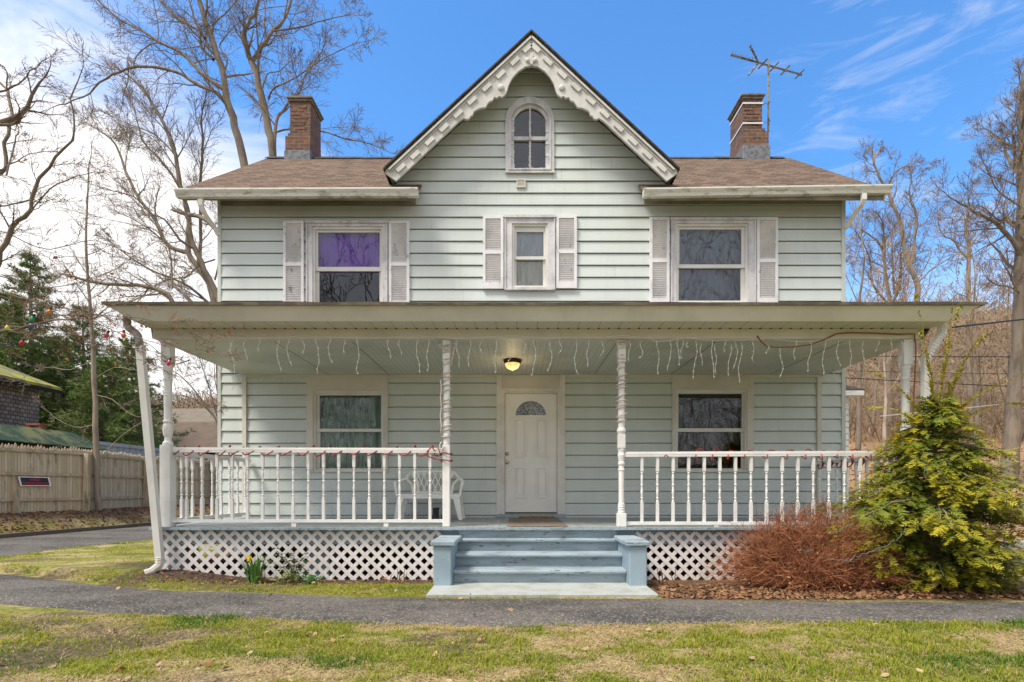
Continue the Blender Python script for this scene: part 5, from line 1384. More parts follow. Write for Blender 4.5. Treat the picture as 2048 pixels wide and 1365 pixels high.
traced('bare_tree','thick tall bare tree with dense spreading branches at the right edge','tree',17,[
 ([(2015,1000),(2022,900),(2028,800),(2034,700),(2037,600),(2041,450),(2043,320),(2044,240),(2046,150)],.30,.06,True,24,2.6),
 (q((1290,960),(1200,790),(1110,690),(1050,650),(940,590),(830,530),(745,480)),.10,.02,False,14,2.2),
 (q((1260,320),(1170,200),(1140,100),(1080,40),(990,-20)),.07,.02,False,12,1.6),(q((1250,330),(1220,160),(1200,0),(1230,-120)),.06,.02,False,9,1.4),
 (q((1270,690),(1170,650),(1090,640),(1000,560),(940,545)),.045,.012,False,9,1.4),(q((1270,420),(1150,360),(1040,330),(960,270)),.045,.012,False,10,1.4),
 (q((1270,1180),(1190,1130),(1080,1110),(1000,1050)),.045,.012,False,8,1.4),(q((1270,250),(1290,100),(1250,-80),(1240,-220)),.06,.02,False,9,1.4),
 (q((1280,560),(1180,500),(1080,410),(990,220)),.045,.012,False,10,1.4)],24,P=PB,dy=1.2)
# ---- generic bare trees copied over the hill ----
def template(seed,h,mt,mc,label,loc=(0,0,0),lean=.05,fork=.35):
    rd=random.Random(seed); T,Cr=MB(),MB(); P=dict(PT); P.update(kids=(9,5,5,3),rmin=.010,cut=.035,t0=(fork,.2,.15),len=(.38,.62),ang=(20,52),seg=(.9,.6,.45,.35),jit=(.05,.12,.18,.22))
    L0=list(loc); grow(T,Cr,(0,0,-.3),(rd.gauss(0,lean),rd.gauss(0,lean),1),h*.0095,h*.72,0,rd,P)
    T.v=[(x+loc[0],y+loc[1],z+loc[2]) for x,y,z in T.v]; Cr.v=[(x+loc[0],y+loc[1],z+loc[2]) for x,y,z in Cr.v]
    t=tree_obj('bare_tree',label,'tree',T,Cr,loc,mt,mc,'bare trees on the wooded hill'); return t
def lrx(px_,Y): return wx(px_,Y)
hz=[]; rd=random.Random(77); ORD=['first','second','third','fourth','fifth','sixth','seventh','eighth']
spec=[(1715,24),(1742,30),(1768,22),(1790,34),(1835,32),(1862,23),(1900,29),(1925,38),(1950,24),(1972,31),(1990,41),(2010,27),(2035,35),(1728,40),(1760,46),(1812,44),(1846,50),(1886,43),(1935,52),(1965,47),(2000,55),(2040,48),(1705,52),(1775,58),(2060,26),(2075,38)]
tmpl=[]
lab=['thin grey bare tree','pale tan bare tree','leaning bare tree','bare tree with a low fork']
for i,(p,Y) in enumerate(spec):
    x=lrx(p,Y); k=i%4
    same=sorted(s_[0] for j,s_ in enumerate(spec) if j%4==k); lb='%s on the hill, %s from the house'%(lab[k],ORD[same.index(p)])
    if i<4:
        z=GH(x,Y); h=[12.5,11,10,11.5][k]
        o=template(100+i,h,[m_bark,m_bark2,m_bark2,m_bark][k],m_twighill,lb,(x,Y,z),lean=[.03,.05,.28,.06][k],fork=[.4,.35,.3,.2][k]); tmpl.append(o)
    else:
        o=dup(tmpl[k],(x,Y,GH(x,Y)),rd.random()*6.28,rd.uniform(.62,1.0)*(.85 if Y>40 else 1),label=lb)
# undergrowth saplings and brush on the hill: uncountable
def brush(name,n,fn,h0,h1,mat_,seed,rad=.010,br=6):
    rd=random.Random(seed); mb=MB()
    for _ in range(n):
        p=fn(rd)
        if p is None: continue
        x,y=p; z=GH(x,y); h=rd.uniform(h0,h1); d=Vector((rd.gauss(0,.22),rd.gauss(0,.22),1)).normalized()
        P=[Vector((x,y,z-.1))]
        for k in range(5): d=(d+Vector((rd.gauss(0,.12),rd.gauss(0,.12),.03))).normalized(); P.append(P[-1]+d*h/5)
        s=rad*(1+y*.02); mb.tube(P,[s*1.6,s*1.4,s*1.1,s*.9,s*.7,s*.5],3,cap=False)
        for _b in range(br):
            i=rd.randint(1,4); q0=P[i]; dd=Vector((rd.gauss(0,1),rd.gauss(0,1),rd.uniform(.1,1.2))).normalized(); l=h*rd.uniform(.15,.42)
            q1=q0+dd*l*.5; q2=q1+(dd+Vector((rd.gauss(0,.3),rd.gauss(0,.3),.2))).normalized()*l*.5; mb.tube([q0,q1,q2],[s*.8,s*.6,s*.4],3,cap=False)
    return mb.build(name,mat_,kind='stuff')
def fh(rd):
    y=27+36*rd.random()**.9; x=rd.uniform(y*.55,y*1.08); return (x,y)
o=brush('hill_undergrowth',2600,fh,1.2,4.5,m_twighill,31,.011,7); o['label']='tangled bare brush and saplings covering the hill'
def fw(rd):
    y=rd.uniform(60,105); x=rd.uniform(y*.50,y*1.15); return (x,y)
o=brush('far_woods',2100,fw,7,12,m_twighill,32,.03,12); o['label']='brown leafless woods on the far hill'
def fl(rd):
    y=rd.uniform(62,110); x=rd.uniform(-y*1.1,-y*.42); return (x,y)
o=brush('far_woods',1500,fl,6,10,m_twighill,33,.03,11); o['label']='distant leafless woods seen past the left house corner'
def fo(rd):  # unseen woods added behind the camera, darkens the low fill under the porch
    y=-rd.uniform(26,46); x=rd.uniform(-60,60); return (x,y)
o=brush('unseen_opposite_woods',1100,fo,9,17,m_twighill,34,.06,14); o['label']='unseen leafless woods across from the house front, added to block low sky'
# ---- pines on the left ----
m_needle=islandmat('pine_needles',(.10,.155,.035),(.17,.225,.06),(.26,.24,.09),3,bs=0)
def pine(seed,h,rb,loc,label,nwh=26):
    rd=random.Random(seed); T,Cr=MB(),MB(); X,Y,Z=loc
    T.tube([(X,Y,Z-.3),(X+.1,Y,Z+h*.5),(X,Y,Z+h)],[h*.016,h*.011,.02],7)
    for i in range(nwh):
        t=.10+.90*i/nwh; z=Z+h*t; L=rb*(1-t)**.75*rd.uniform(.8,1.15)+.25; nb=rd.randint(5,7)
        for k in range(nb):
            a=2*PI*(k+rd.random()*.8)/nb; l=L*rd.uniform(.55,1.1); P=[]
            for s in range(6):
                u=s/5; P.append(Vector((X+math.cos(a)*l*u,Y+math.sin(a)*l*u,z+l*(.05*u-.10*u*u+.16*u**3)+rd.gauss(0,.04))))
            T.tube(P,[.035*(1-t)+.012-.002*s for s in range(6)],4,cap=False)
            nt2=int(7+l*13)
            for s in range(nt2):
                u=.22+.78*(s+rd.random())/nt2; c=P[min(4,int(u*5))].lerp(P[min(5,int(u*5)+1)],u*5%1)+Vector((rd.gauss(0,.18*l*.35),rd.gauss(0,.18*l*.35),rd.gauss(.02,.07)))
                for n_ in range(9):
                    d=Vector((rd.gauss(0,1)+math.cos(a)*.7,rd.gauss(0,1)+math.sin(a)*.7,rd.gauss(.35,.7))).normalized(); ln=rd.uniform(.14,.30); sd=d.orthogonal().normalized()*.014
                    Cr.tri(c-sd,c+sd,c+d*ln)
    return tree_obj('pine_tree',label,'tree',T,Cr,loc,m_bark,m_needle,'pines behind the fence')
for a in ((41,12.6,3.6,60,27,'tallest dark pine at the left edge above the mossy shed'),(42,10.6,3.2,165,29,'pine behind the slim straight young tree'),(43,8.2,3.0,262,27,'shorter pine beside the leaning porch downspout'),(44,9.4,3.2,-40,24,'pine cut by the left edge of the view'),(45,7.4,3.2,115,24,'low bushy pine right behind the mossy shed'),(46,6.2,3.0,215,23,'short pine right of the slim young tree'),(47,8.8,3.4,20,22.5,'broad pine beside the tallest one at the left edge')):
    x=wx(a[3],a[4]); pine(a[0],a[1],a[2],(x,a[4],GH(x,a[4])),a[5])
# ======================= GARDEN PLANTS =======================
# golden false cypress: fern-like drooping sprays
def cypress(cx,cy,h,rb,seed,n,label):
    rd=random.Random(seed); T,Cr=MB(),MB(); z0=GH(cx,cy); Cr.usec=True
    T.tube([(cx,cy,z0-.1),(cx+.03,cy,z0+h*.5),(cx+.08,cy,z0+h*1.05)],[.07,.045,.008],7)
    TB=((0,.62),(.1,.92),(.3,1.06),(.42,1.04),(.52,.84),(.62,.68),(.72,.56),(.82,.44),(.92,.30),(1,.12))
    def prof(t):
        for i_ in range(9):
            if t<=TB[i_+1][0]: return rb*(TB[i_][1]+(TB[i_+1][1]-TB[i_][1])*(t-TB[i_][0])/(TB[i_+1][0]-TB[i_][0]))
        return .1
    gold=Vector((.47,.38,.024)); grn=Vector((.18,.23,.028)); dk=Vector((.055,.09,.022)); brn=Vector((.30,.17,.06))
    def frond(p,d,side,L,basec,tipc):
        nl=6; prev=p
        for k in range(nl):
            u=k/nl; b=p+d*L*u+Vector((0,0,-.25*L*u*u)); nx_=p+d*L*(u+1/nl)+Vector((0,0,-.25*L*(u+1/nl)**2))
            c=basec.lerp(tipc,min(1,u*1.2)); c2=basec.lerp(tipc,min(1,u*1.2+.4)); w_=(nx_-b)*.62
            for sg in (-1,1):
                if rd.random()<.12: continue
                ll=L*.46*math.sin(PI*(.22+.70*u))*rd.uniform(.55,1.25); q=(d*rd.uniform(.5,1.1)+side*sg+Vector((0,0,rd.uniform(-.35,.1)))).normalized()
                tip=b+q*ll; md=b+q*ll*.55; nn=len(Cr.v)
                Cr.v+=[tuple(b),tuple(b+w_),tuple(md+w_*.9+Vector((0,0,.003))),tuple(tip),tuple(md-w_*.25)]; Cr.f+=[(nn,nn+1,nn+2,nn+4),(nn+4,nn+2,nn+3)]
                Cr.c+=[tuple(c)]*2+[tuple(c2)]*3
        nn=len(Cr.v); e_=p+d*L*1.08+Vector((0,0,-.28*L)); Cr.v+=[tuple(nx_-side*.006),tuple(nx_+side*.006),tuple(e_)]; Cr.f.append((nn,nn+1,nn+2)); Cr.c+=[tuple(tipc)]*3
    nb=n
    for i in range(nb):
        t=(i+rd.random())/nb; t=t**1.12; a=i*2.39996+rd.gauss(0,.35)
        l=prof(t)*rd.uniform(.66,1.16)*(1+.25*mn.noise((math.cos(a)*1.5,math.sin(a)*1.5,t*6)))
        if math.cos(a)<-.5 and .2<t<.42: l*=1.32
        if t>.66 and rd.random()<.30: continue
        st=Vector((cx+.08*t,cy,z0+.05+h*t)); o=Vector((math.cos(a),math.sin(a),0)); up_=.30-.10*t; sgv=o.cross(Vector((0,0,1)))
        P=[]; 
        for k in range(9):
            u=k/8; P.append(st+o*l*u+Vector((0,0,l*(up_*u-.42*u**2.2+.10*u**5)))+sgv*.10*l*u*u*math.sin(i)+Vector((rd.gauss(0,.008),)*3))
        T.tube(P,[.014*(1-k/9)+.003 for k in range(9)],4,cap=False)
        tint=rd.random(); m_=int(12+46*l)
        for j in range(m_):
            u=.25+.75*(j+rd.random())/m_; f=u*8; k=min(7,int(f)); p=P[k].lerp(P[k+1],f-k); dd=(P[k+1]-P[k]).normalized()
            sg=1 if j%2 else -1; lat=(sgv*sg*rd.uniform(.4,1.3)+dd*rd.uniform(.5,1.2)+Vector((0,0,rd.gauss(-.10,.28)))).normalized()
            off=sgv*sg*rd.uniform(0,.10)*l*(1.2-u); p=p+off+Vector((0,0,rd.gauss(-.01,.035)))
            side=lat.cross(Vector((rd.gauss(0,.3),rd.gauss(0,.3),1))).normalized(); L=rd.uniform(.075,.17)
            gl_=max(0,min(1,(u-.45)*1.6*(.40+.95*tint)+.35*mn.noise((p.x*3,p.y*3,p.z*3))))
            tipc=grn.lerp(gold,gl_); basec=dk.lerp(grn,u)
            if rd.random()<.03: tipc=brn
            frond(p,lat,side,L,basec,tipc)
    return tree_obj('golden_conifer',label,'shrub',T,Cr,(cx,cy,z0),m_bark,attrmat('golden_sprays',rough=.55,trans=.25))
cypress(4.92,6.42,2.18,.98,51,225,'golden green feathery conifer over the right porch corner')
# wispy leaders of the conifer
gc=[o for o in bpy.data.objects if o.name.startswith('golden_conifer')][0]
rd=random.Random(3); mb=MB(); m_spray=attrmat('golden_leader',rough=.55,trans=.2)
for (bx,bz,tx,tz) in ((5.02,2.1,5.18,3.32),(4.98,2.0,4.93,3.05),(5.02,1.9,5.55,2.35),(4.98,1.7,4.40,2.05),(5.05,2.0,5.45,2.75),(4.98,2.0,4.80,2.72),(4.95,1.8,4.62,2.40),(5.0,1.9,5.28,2.62),(5.02,1.7,5.72,2.12),(4.97,1.9,5.06,2.85)):
    A=Vector((bx,6.42,bz)); B=Vector((tx,6.40+rd.gauss(0,.12),tz)); mb.tube([A,A.lerp(B,.5)+Vector((.02,0,.05)),B],[.009,.006,.002],4,cap=False); mb.col((.30,.17,.06),12)
    d=(B-A).normalized()
    for k in range(90):
        u=.25+.75*k/46; c=A.lerp(B,u)+Vector((0,0,.05*4*u*(1-u))); a=rd.random()*6.28; s=Vector((math.cos(a),math.sin(a),.35)); q=(d*.5+s).normalized(); l=.17*(1.15-u)*rd.uniform(.5,1.2)
        sd=q.cross(d).normalized()*.011; mb.tri(c-sd,c+sd,c+q*l); mb.col(tuple(Vector((.24,.25,.02)).lerp(Vector((.45,.36,.02)),rd.random())),3)
mb.build('leader',m_spray,gc)
# brown twiggy barberry
def twigbush(cx,cy,rx,ry,h,n,seed,label):
    rd=random.Random(seed); Cr=MB(); z0=GH(cx,cy)
    for i in range(n):
        a=rd.random()*2*PI; b0=rd.random()**.5*.62; p=Vector((cx+rx*b0*math.cos(a),cy+ry*b0*math.sin(a),z0)); el=rd.random()
        a+=.5*mn.noise((a*3,el*4,2)); el=min(1,el*(1+.25*mn.noise((a*2.5,1,5)))); tx=cx+rx*math.cos(a)*(1-el*el)**.5*rd.uniform(.6,1.05)+rd.gauss(0,.08); ty=cy+ry*math.sin(a)*(1-el*el)**.5*rd.uniform(.6,1.05); tz=z0+.03+h*el*rd.uniform(.8,1.08)
        e=Vector((tx,ty,tz)); m=p.lerp(e,.5)+Vector((0,0,.22*h*rd.uniform(.3,1.2))); P=[]
        for k in range(6):
            u=k/5; P.append(p*(1-u)**2+m*2*u*(1-u)+e*u*u+Vector((rd.gauss(0,.020),rd.gauss(0,.020),rd.gauss(0,.016))))
        s=rd.choice((.0016,.002,.0026,.0045)); Cr.tube(P,[s*1.3,s*1.1,s,s*.85,s*.7,s*.5],3,cap=False)
        for _ in range(8):
            k=rd.randint(1,5); q=P[k]; d=((P[k]-P[k-1]).normalized()+Vector((rd.gauss(0,.8),rd.gauss(0,.8),rd.gauss(.1,.6)))).normalized(); l=rd.uniform(.05,.17); Cr.tube([q,q+d*l*.5,q+d*l+Vector((0,0,-.01))],[s*.6,s*.5,s*.35],3,cap=False)
    t=thing('twiggy_shrub',label,'shrub',(cx,cy,z0)); Cr.build('branches',islandmat('barberry_twigs',(.12,.043,.020),(.44,.18,.085),bs=0,rough=.8),t)
    L=MB()
    for _ in range(240):
        a=rd.random()*6.28; u=rd.random()**.5; x=cx+rx*u*math.cos(a); y=cy+ry*u*math.sin(a)-.1; z=z0+.05+rd.random()**1.5*h*.75*(1-u*u)**.5+.05; s=rd.uniform(.01,.022)
        M=Matrix.Translation((x,y,z))@Matrix.Rotation(rd.random()*6,4,'X')@Matrix.Rotation(rd.random()*6,4,'Z'); L.quad(*[M@Vector(q_) for q_ in ((-s,0,0),(0,-.6*s,.3*s),(s,0,.1*s),(0,.6*s,.2*s))]); L.col(tuple(Vector((.30,.12,.04)).lerp(Vector((.45,.24,.10)),rd.random())),4)
    L.build('caught_leaf',bpy.data.materials['dry_leaves'],t,kind='stuff')
    return t
twigbush(3.55,6.38,1.22,.62,.88,2300,61,'low brown leafless twiggy shrub in front of the right porch lattice')
# green light string lying over both shrubs
rd=random.Random(9); mls=thing('mini_light_string','pale green mini light string draped over the two right shrubs','string lights',tuple(W(1730,1108,5.62)))
for pts in ([(1655,1065),(1672,1068),(1690,1052),(1710,1048)],[(1655,1118),(1690,1122),(1730,1108),(1770,1092),(1800,1075),(1812,1055),(1815,1045)],[(1848,955),(1850,935),(1852,915)],[(1600,1098),(1615,1105),(1625,1100)]):
    P=[]
    for i in range(len(pts)-1):
        for k in range(8):
            u=k/8; P.append(W(pts[i][0]*(1-u)+pts[i+1][0]*u+rd.gauss(0,1.3),pts[i][1]*(1-u)+pts[i+1][1]*u+rd.gauss(0,1.3),5.62 if pts[0][0]<1840 else 5.9))
    mb=MB(); mb.tube(P,.0028,4); mb.build('wire',bpy.data.materials.get('teal_wire') or mat('teal_wire',(.10,.19,.17),rough=.5),mls)
# daffodil clump
def clump(cx,cy,n,h,label):
    rd=random.Random(71); z0=GH(cx,cy); t=thing('daffodil_clump',label,'flowers',(cx,cy,z0)); L=MB()
    for i in range(n):
        a=rd.random()*6.28; r0=.10*rd.random(); b=Vector((cx+r0*math.cos(a),cy+r0*math.sin(a),z0)); l=h*rd.uniform(.55,1.0); o=Vector((math.cos(a),math.sin(a),0)); w_=Vector((-o.y,o.x,0))*.008; k=rd.uniform(.15,.75)
        P=[b+o*k*l*.6*u*u+Vector((0,0,l*(u-.22*k*u*u))) for u in (0,.35,.7,1)]
        for j in range(3): 
            f=(1,1,.85,.12); L.quad(P[j]-w_*f[j],P[j]+w_*f[j],P[j+1]+w_*f[j+1],P[j+1]-w_*f[j+1])
    L.build('leaf_blades',islandmat('daffodil_leaf',(.06,.16,.035),(.14,.27,.06),bs=0,rough=.45),t)
    fp=Vector((wx(499,6.6),6.6,wz(1117,6.6))); Fm=MB(); Fm.tube([(cx-.02,cy-.02,z0),(fp.x+.02,6.65,fp.z-.12),(fp.x,6.62,fp.z)],.005,4); Fm.build('flower_stem',bpy.data.materials['daffodil_leaf'],t)
    Fm=MB()
    for k in range(6):
        a=k*PI/3; u=Vector((math.cos(a),-.25,math.sin(a))); s=Vector((-math.sin(a),0,math.cos(a)))*.016; Fm.quad(fp,fp+u*.022-s,fp+u*.042,fp+u*.022+s)
    Fm.lathe([(.008,0),(.013,-.015),(.017,-.028)],fp,10,axis='y'); Fm.build('flower',mat('daffodil_yellow',(.78,.52,.02),rough=.5),t)
clump(wx(510,6.72),6.72,95,.40,'green daffodil clump with one yellow flower before the left lattice')
def leafy(cx,cy,h,n,label,c1,c2,seed,name='leafy_shrub',spread=.25):
    rd=random.Random(seed); z0=GH(cx,cy); t=thing(name,label,'shrub',(cx,cy,z0)); T,L=MB(),MB()
    for s in range(6):
        e=Vector((cx+rd.gauss(0,spread),cy+rd.gauss(0,.08),z0+h*rd.uniform(.5,1))); b=Vector((cx+rd.gauss(0,.03),cy,z0)); m=b.lerp(e,.5)+Vector((rd.gauss(0,.05),0,.03)); T.tube([b,m,e],[.007,.005,.002],4)
        for i in range(n):
            u=rd.uniform(.25,1); c=b.lerp(m,u*2) if u<.5 else m.lerp(e,u*2-1); c=c+Vector((rd.gauss(0,.035),rd.gauss(0,.035),rd.gauss(0,.03))); l=rd.uniform(.014,.028)
            M=Matrix.Translation(c)@Matrix.Rotation(rd.random()*6,4,'Z')@Matrix.Rotation(rd.gauss(0,.8),4,'X'); L.quad(*[M@Vector(q_) for q_ in ((-l,0,0),(0,-.5*l,.1*l),(l,0,0),(0,.5*l,.1*l))])
    T.build('stem',m_twig,t); L.build('foliage',islandmat('leaf_'+str(seed),c1,c2,bs=0,rough=.5),t)
leafy(wx(597,6.75),6.75,.52,46,'small broadleaf evergreen shrub with glossy leaves against the left lattice',(.05,.095,.035),(.12,.15,.06),81)
leafy(wx(572,6.6),6.6,.14,40,'low yellowish green seedling patch beside the daffodils',(.22,.25,.04),(.12,.18,.04),82,'ground_plant',.16)
leafy(wx(628,6.6),6.6,.10,40,'low green weed between the daffodils and the steps',(.05,.16,.04),(.10,.22,.06),83,'ground_plant',.06)
def deadstems(cx,cy,label,seed):
    rd=random.Random(seed); z0=GH(cx,cy); mb=MB()
    for s in range(7):
        b=Vector((cx+rd.gauss(0,.06),cy+rd.gauss(0,.02),z0)); e=b+Vector((rd.gauss(0,.05),0,rd.uniform(.12,.26))); mb.tube([b,b.lerp(e,.6)+Vector((rd.gauss(0,.01),0,0)),e],[.006,.005,.003],4)
    mb.build('dead_plant',m_twig2,label=label,cat='plant')
deadstems(wx(795,6.55),6.55,'cut brown dead stems before the lattice left of the steps',1); deadstems(wx(1325,6.6),6.6,'cut brown dead stems before the lattice right of the steps',2)
# ======================= LEFT BACKGROUND =======================
m_picket=islandmat('stockade_pickets',(.46,.365,.245),(.60,.49,.345),(.24,.185,.12),7,stretch=(1,1,.25),rough=.95)
m_fpost=mat('fence_timber',(.50,.40,.27),(.33,.26,.17),5,stretch=(1,1,.3),rough=.95,c3=(.17,.17,.08),sc3=4,bs=.3)
FP=[(-13.55,9.2),(-13.5,11.6),(wx(28,14.0),14.0),(wx(167,15.62),15.62),(wx(287,18.8),18.8),(wx(422,21.6),21.6),(-11.6,24.0)]
fence=thing('stockade_fence','weathered grey brown wooden stockade fence with pointed pickets along the drive','fence',(FP[2][0],FP[2][1],GH(*FP[2])))
for i in range(len(FP)-1):
    a=Vector((*FP[i],0)); b=Vector((*FP[i+1],0)); d=(b-a); L=d.length; d.normalize(); nrm=Vector((d.y,-d.x,0)); 
    if nrm.x<0: nrm=-nrm
    za=GH(*FP[i])-.0; zb_=GH(*FP[i+1]); rd=random.Random(i); mb=MB(); n=int(L/.072)
    for k in range(n):
        u=(k+.5)/n; c=a.lerp(b,u)+Vector((0,0,za+(zb_-za)*u+.03+rd.uniform(-.02,.02))); w_=.033; hh=1.78+rd.uniform(-.03,.02)
        th_=.018
        pts=[c-d*w_,c+d*w_,c+d*w_+Vector((0,0,hh-.07)),c+Vector((0,0,hh)),c-d*w_+Vector((0,0,hh-.07))]; mb.extr(pts,-nrm*th_)
    mb.build('picket_panel',m_picket,fence)
    for z in (.32,1.0,1.62):
        mb=MB(); A=a+Vector((0,0,za+z))+nrm*.012; B_=b+Vector((0,0,zb_+z))+nrm*.012; mb.extr([A,B_,B_+Vector((0,0,.075)),A+Vector((0,0,.075))],nrm*.04); mb.build('rail',m_fpost,fence)
for i,(x,y) in enumerate(FP):
    z=GH(x,y); mb=MB(); M=Matrix.Translation((x+.075,y,z))@Matrix.Rotation(-.12 if i==2 else .02,4,'Y')@Matrix.Rotation(.1,4,'Z'); mb.box(-.065,.065,-.065,.065,-.3,1.66,M); mb.build('fence_post',m_fpost,fence,bevel=.01)
# warning sign
sp_=Vector(W(60,963,14.55)); sg_=thing('warning_sign','small tilted black and red sign with white border on the wooden fence','sign',tuple(sp_))
a=Vector((*FP[2],0)); b=Vector((*FP[3],0)); d=(b-a).normalized(); nrm=Vector((d.y,-d.x,0)); nrm=nrm if nrm.x>0 else -nrm
u=(14.6-14.0)/(16.35-14.0); c=a.lerp(b,u)+nrm*.07; c.z=wz(963.5,14.6); up=(Vector((0,0,1))-d*.22).normalized()
def sgq(mb,x0,x1,z0,z1,o,t=.003):
    P=[c+d*x+up*z+nrm*o for x,z in ((x0,z0),(x1,z0),(x1,z1),(x0,z1))]; mb.extr(P,nrm*t)
swd=.36; shh=.125
mb=MB(); sgq(mb,-swd,swd,-shh,shh,0); mb.build('sign_panel',mat('sign_white',(.75,.73,.70)),sg_)
mb=MB(); sgq(mb,-swd+.04,swd-.04,-shh+.022,shh-.022,.0035); mb.build('sign_face',mat('sign_black',(.02,.025,.045)),sg_)
for txt,size,zz0,wdt in (('NO',.11,.012,.20),('TRESPASSING',.085,-.088,.60)):
    cu_=bpy.data.curves.new('lettering','FONT'); cu_.body=txt; cu_.size=size; cu_.extrude=.001; cu_.align_x='CENTER'
    tmp=bpy.data.objects.new('t',cu_); COL.objects.link(tmp); bpy.context.view_layer.update()
    me=bpy.data.meshes.new_from_object(tmp.evaluated_get(bpy.context.evaluated_depsgraph_get())); bpy.data.objects.remove(tmp)
    xsz=max(v.co.x for v in me.vertices)-min(v.co.x for v in me.vertices); kx=wdt/xsz
    for v in me.vertices:
        p_=c+d*(v.co.x*kx)+up*(v.co.y+zz0)+nrm*(.008+v.co.z)-sp_; v.co=p_
    me.materials.clear(); me.materials.append(mat('sign_red',(.62,.015,.035),rough=.4)); lo_=bpy.data.objects.new('lettering',me); COL.objects.link(lo_); lo_.parent=sg_
# mossy shed
def shinglewall():
    m,t,b=base('wood_shingle_wall'); p=P_(t); sp=N(t,'ShaderNodeSeparateXYZ'); t.links.new(p,sp.inputs[0]); cb=N(t,'ShaderNodeCombineXYZ'); t.links.new(math_(t,'ADD',sp.outputs[0],sp.outputs[1]),cb.inputs[0]); t.links.new(sp.outputs[2],cb.inputs[1])
    br=N(t,'ShaderNodeTexBrick'); t.links.new(cb.outputs[0],br.inputs['Vector'])
    for k,x in (('Scale',1),('Mortar Size',.012),('Bias',0),('Brick Width',.17),('Row Height',.13)): br.inputs[k].default_value=x
    br.inputs['Color1'].default_value=(.25,.21,.175,1); br.inputs['Color2'].default_value=(.15,.12,.10,1); br.inputs['Mortar'].default_value=(.05,.04,.035,1)
    setc(t,b,br.outputs[0]); b.inputs['Roughness'].default_value=.95; bump(t,b,math_(t,'SUBTRACT',1,br.outputs[1]),.8,.03); return m
m_moss=mat('mossy_roof',(.33,.32,.025),(.17,.145,.09),2.4,rough=1,lo=.40,hi=.58,c3=(.12,.10,.07),sc3=9,lo3=.6,hi3=.68,f3=.8,bs=.6,bsc=12)
shed=thing('mossy_shed','grey shingled shed with a bright yellow green mossy roof behind the fence','shed',(-16.4,15.5,.5))
mb=MB(); mb.box(-21,-16.35,11.0,18.5,0,4.55); mb.poly([(-21,18.49,4.55),(-16.35,18.49,4.55),(-18.7,18.49,5.5)]); mb.build('wall',shinglewall(),shed)
mb=MB(); mb.extr([(-15.9,10.6,4.55),(-15.9,18.9,4.55),(-18.7,18.9,5.62),(-18.7,10.6,5.62)],(0,0,.09)); mb.extr([(-21.5,10.6,4.55),(-18.7,10.6,5.62),(-18.7,18.9,5.62),(-21.5,18.9,4.55)],(0,0,.09)); mb.build('roof',m_moss,shed)
mb=MB(); mb.extr([(-15.9,10.6,4.42),(-15.9,18.9,4.42),(-15.9,18.9,4.545),(-15.9,10.6,4.545)],(-.04,0,0)); mb.build('fascia',m_dark,shed)
mb=MB(); p0=W(12,815,15.9); mb.extr([(-16.0,15.2,3.2),(-16.0,16.1,3.0),(-16.0,16.1,3.2),(-16.0,15.2,3.5)],(-.3,0,0)); mb.build('window_hood',m_trim,shed)
# rusty hoist box in front of the shed wall
mb=MB(); c0=W(72,858,16.5); mb.box(c0.x-.22,c0.x+.22,16.4,16.6,c0.z+.10,c0.z+.16); 
for dx in (-.20,.14): mb.box(c0.x+dx,c0.x+dx+.07,16.42,16.58,c0.z-.6,c0.z+.10)
mb.box(c0.x-.13,c0.x+.14,16.45,16.5,c0.z-.18,c0.z-.08); mb.build('rusty_frame',mat('rust',(.30,.10,.05),(.15,.07,.045),8,rough=.9),label='small rusty metal frame standing above the green canopy',cat='frame')
# green canopy
m_canopy=mat('green_canopy',(.045,.080,.048),(.17,.17,.08),1.5,rough=.8,lo=.45,hi=.62,spec=.12)
can=thing('green_canopy','dark green gabled canopy roof with algae just behind the fence','canopy',(-14.7,15.2,.5))
mb=MB(); A=[(-14.0,12.4,2.45),(-14.0,17.9,2.45),(-14.15,17.9,2.98),(-14.75,12.4,2.98)]
mb.extr([(-13.75,12.3,2.42),(-13.75,18.2,2.42),(-14.45,17.6,2.93),(-14.45,12.3,2.93)],(0,0,.02)); mb.extr([(-15.3,12.3,2.42),(-14.45,12.3,2.93),(-14.45,17.6,2.93),(-15.3,18.2,2.42)],(0,0,.02))
mb.poly([(-13.75,18.2,2.42),(-15.3,18.2,2.42),(-14.45,17.6,2.93)]); mb.build('canopy_cloth',m_canopy,can)
mb=MB(); 
for y in (12.5,18.0):
    for x in (-13.85,-15.2): mb.tube([(x,y,.3),(x,y,2.42)],.025,6)
mb.build('canopy_leg',mat('grey_pole',(.4,.4,.4),metal=.5),can,kind='stuff')
# blue corrugated container
def corr():
    return mat('blue_corrugated',(.31,.38,.46),(.42,.40,.36),2.5,stretch=(1,1,.3),rough=.6,c3=(.30,.17,.08),sc3=6,lo3=.6,hi3=.7,f3=.8)
mb=MB(); y=18.9; n=80
X=lambda y:-14.45-.10*(y-18.4)*.3
for i in range(n):
    ya=18.4+i*.08; yb_=ya+.08; xa=X(ya)+(.05 if i%4<2 else 0); xb=X(yb_)+(.05 if (i+1)%4<2 else 0); mb.quad((xa,ya,0),(xb,yb_,0),(xb,yb_,2.66),(xa,ya,2.66))
mb.quad((-14.42,18.4,0),(-17.4,18.4,0),(-17.4,18.4,2.66),(-14.42,18.4,2.66)); mb.quad((-17.4,18.39,2.67),(-14.38,18.39,2.67),(-14.58,24.8,2.67),(-17.4,24.8,2.67))
mb.extr([(-14.36,18.38,2.64),(-14.56,24.8,2.64),(-14.56,24.8,2.76),(-14.36,18.38,2.76)],(-.08,0,0))
mb.build('storage_container',corr(),label='pale blue rusty corrugated metal container behind the fence',cat='container')
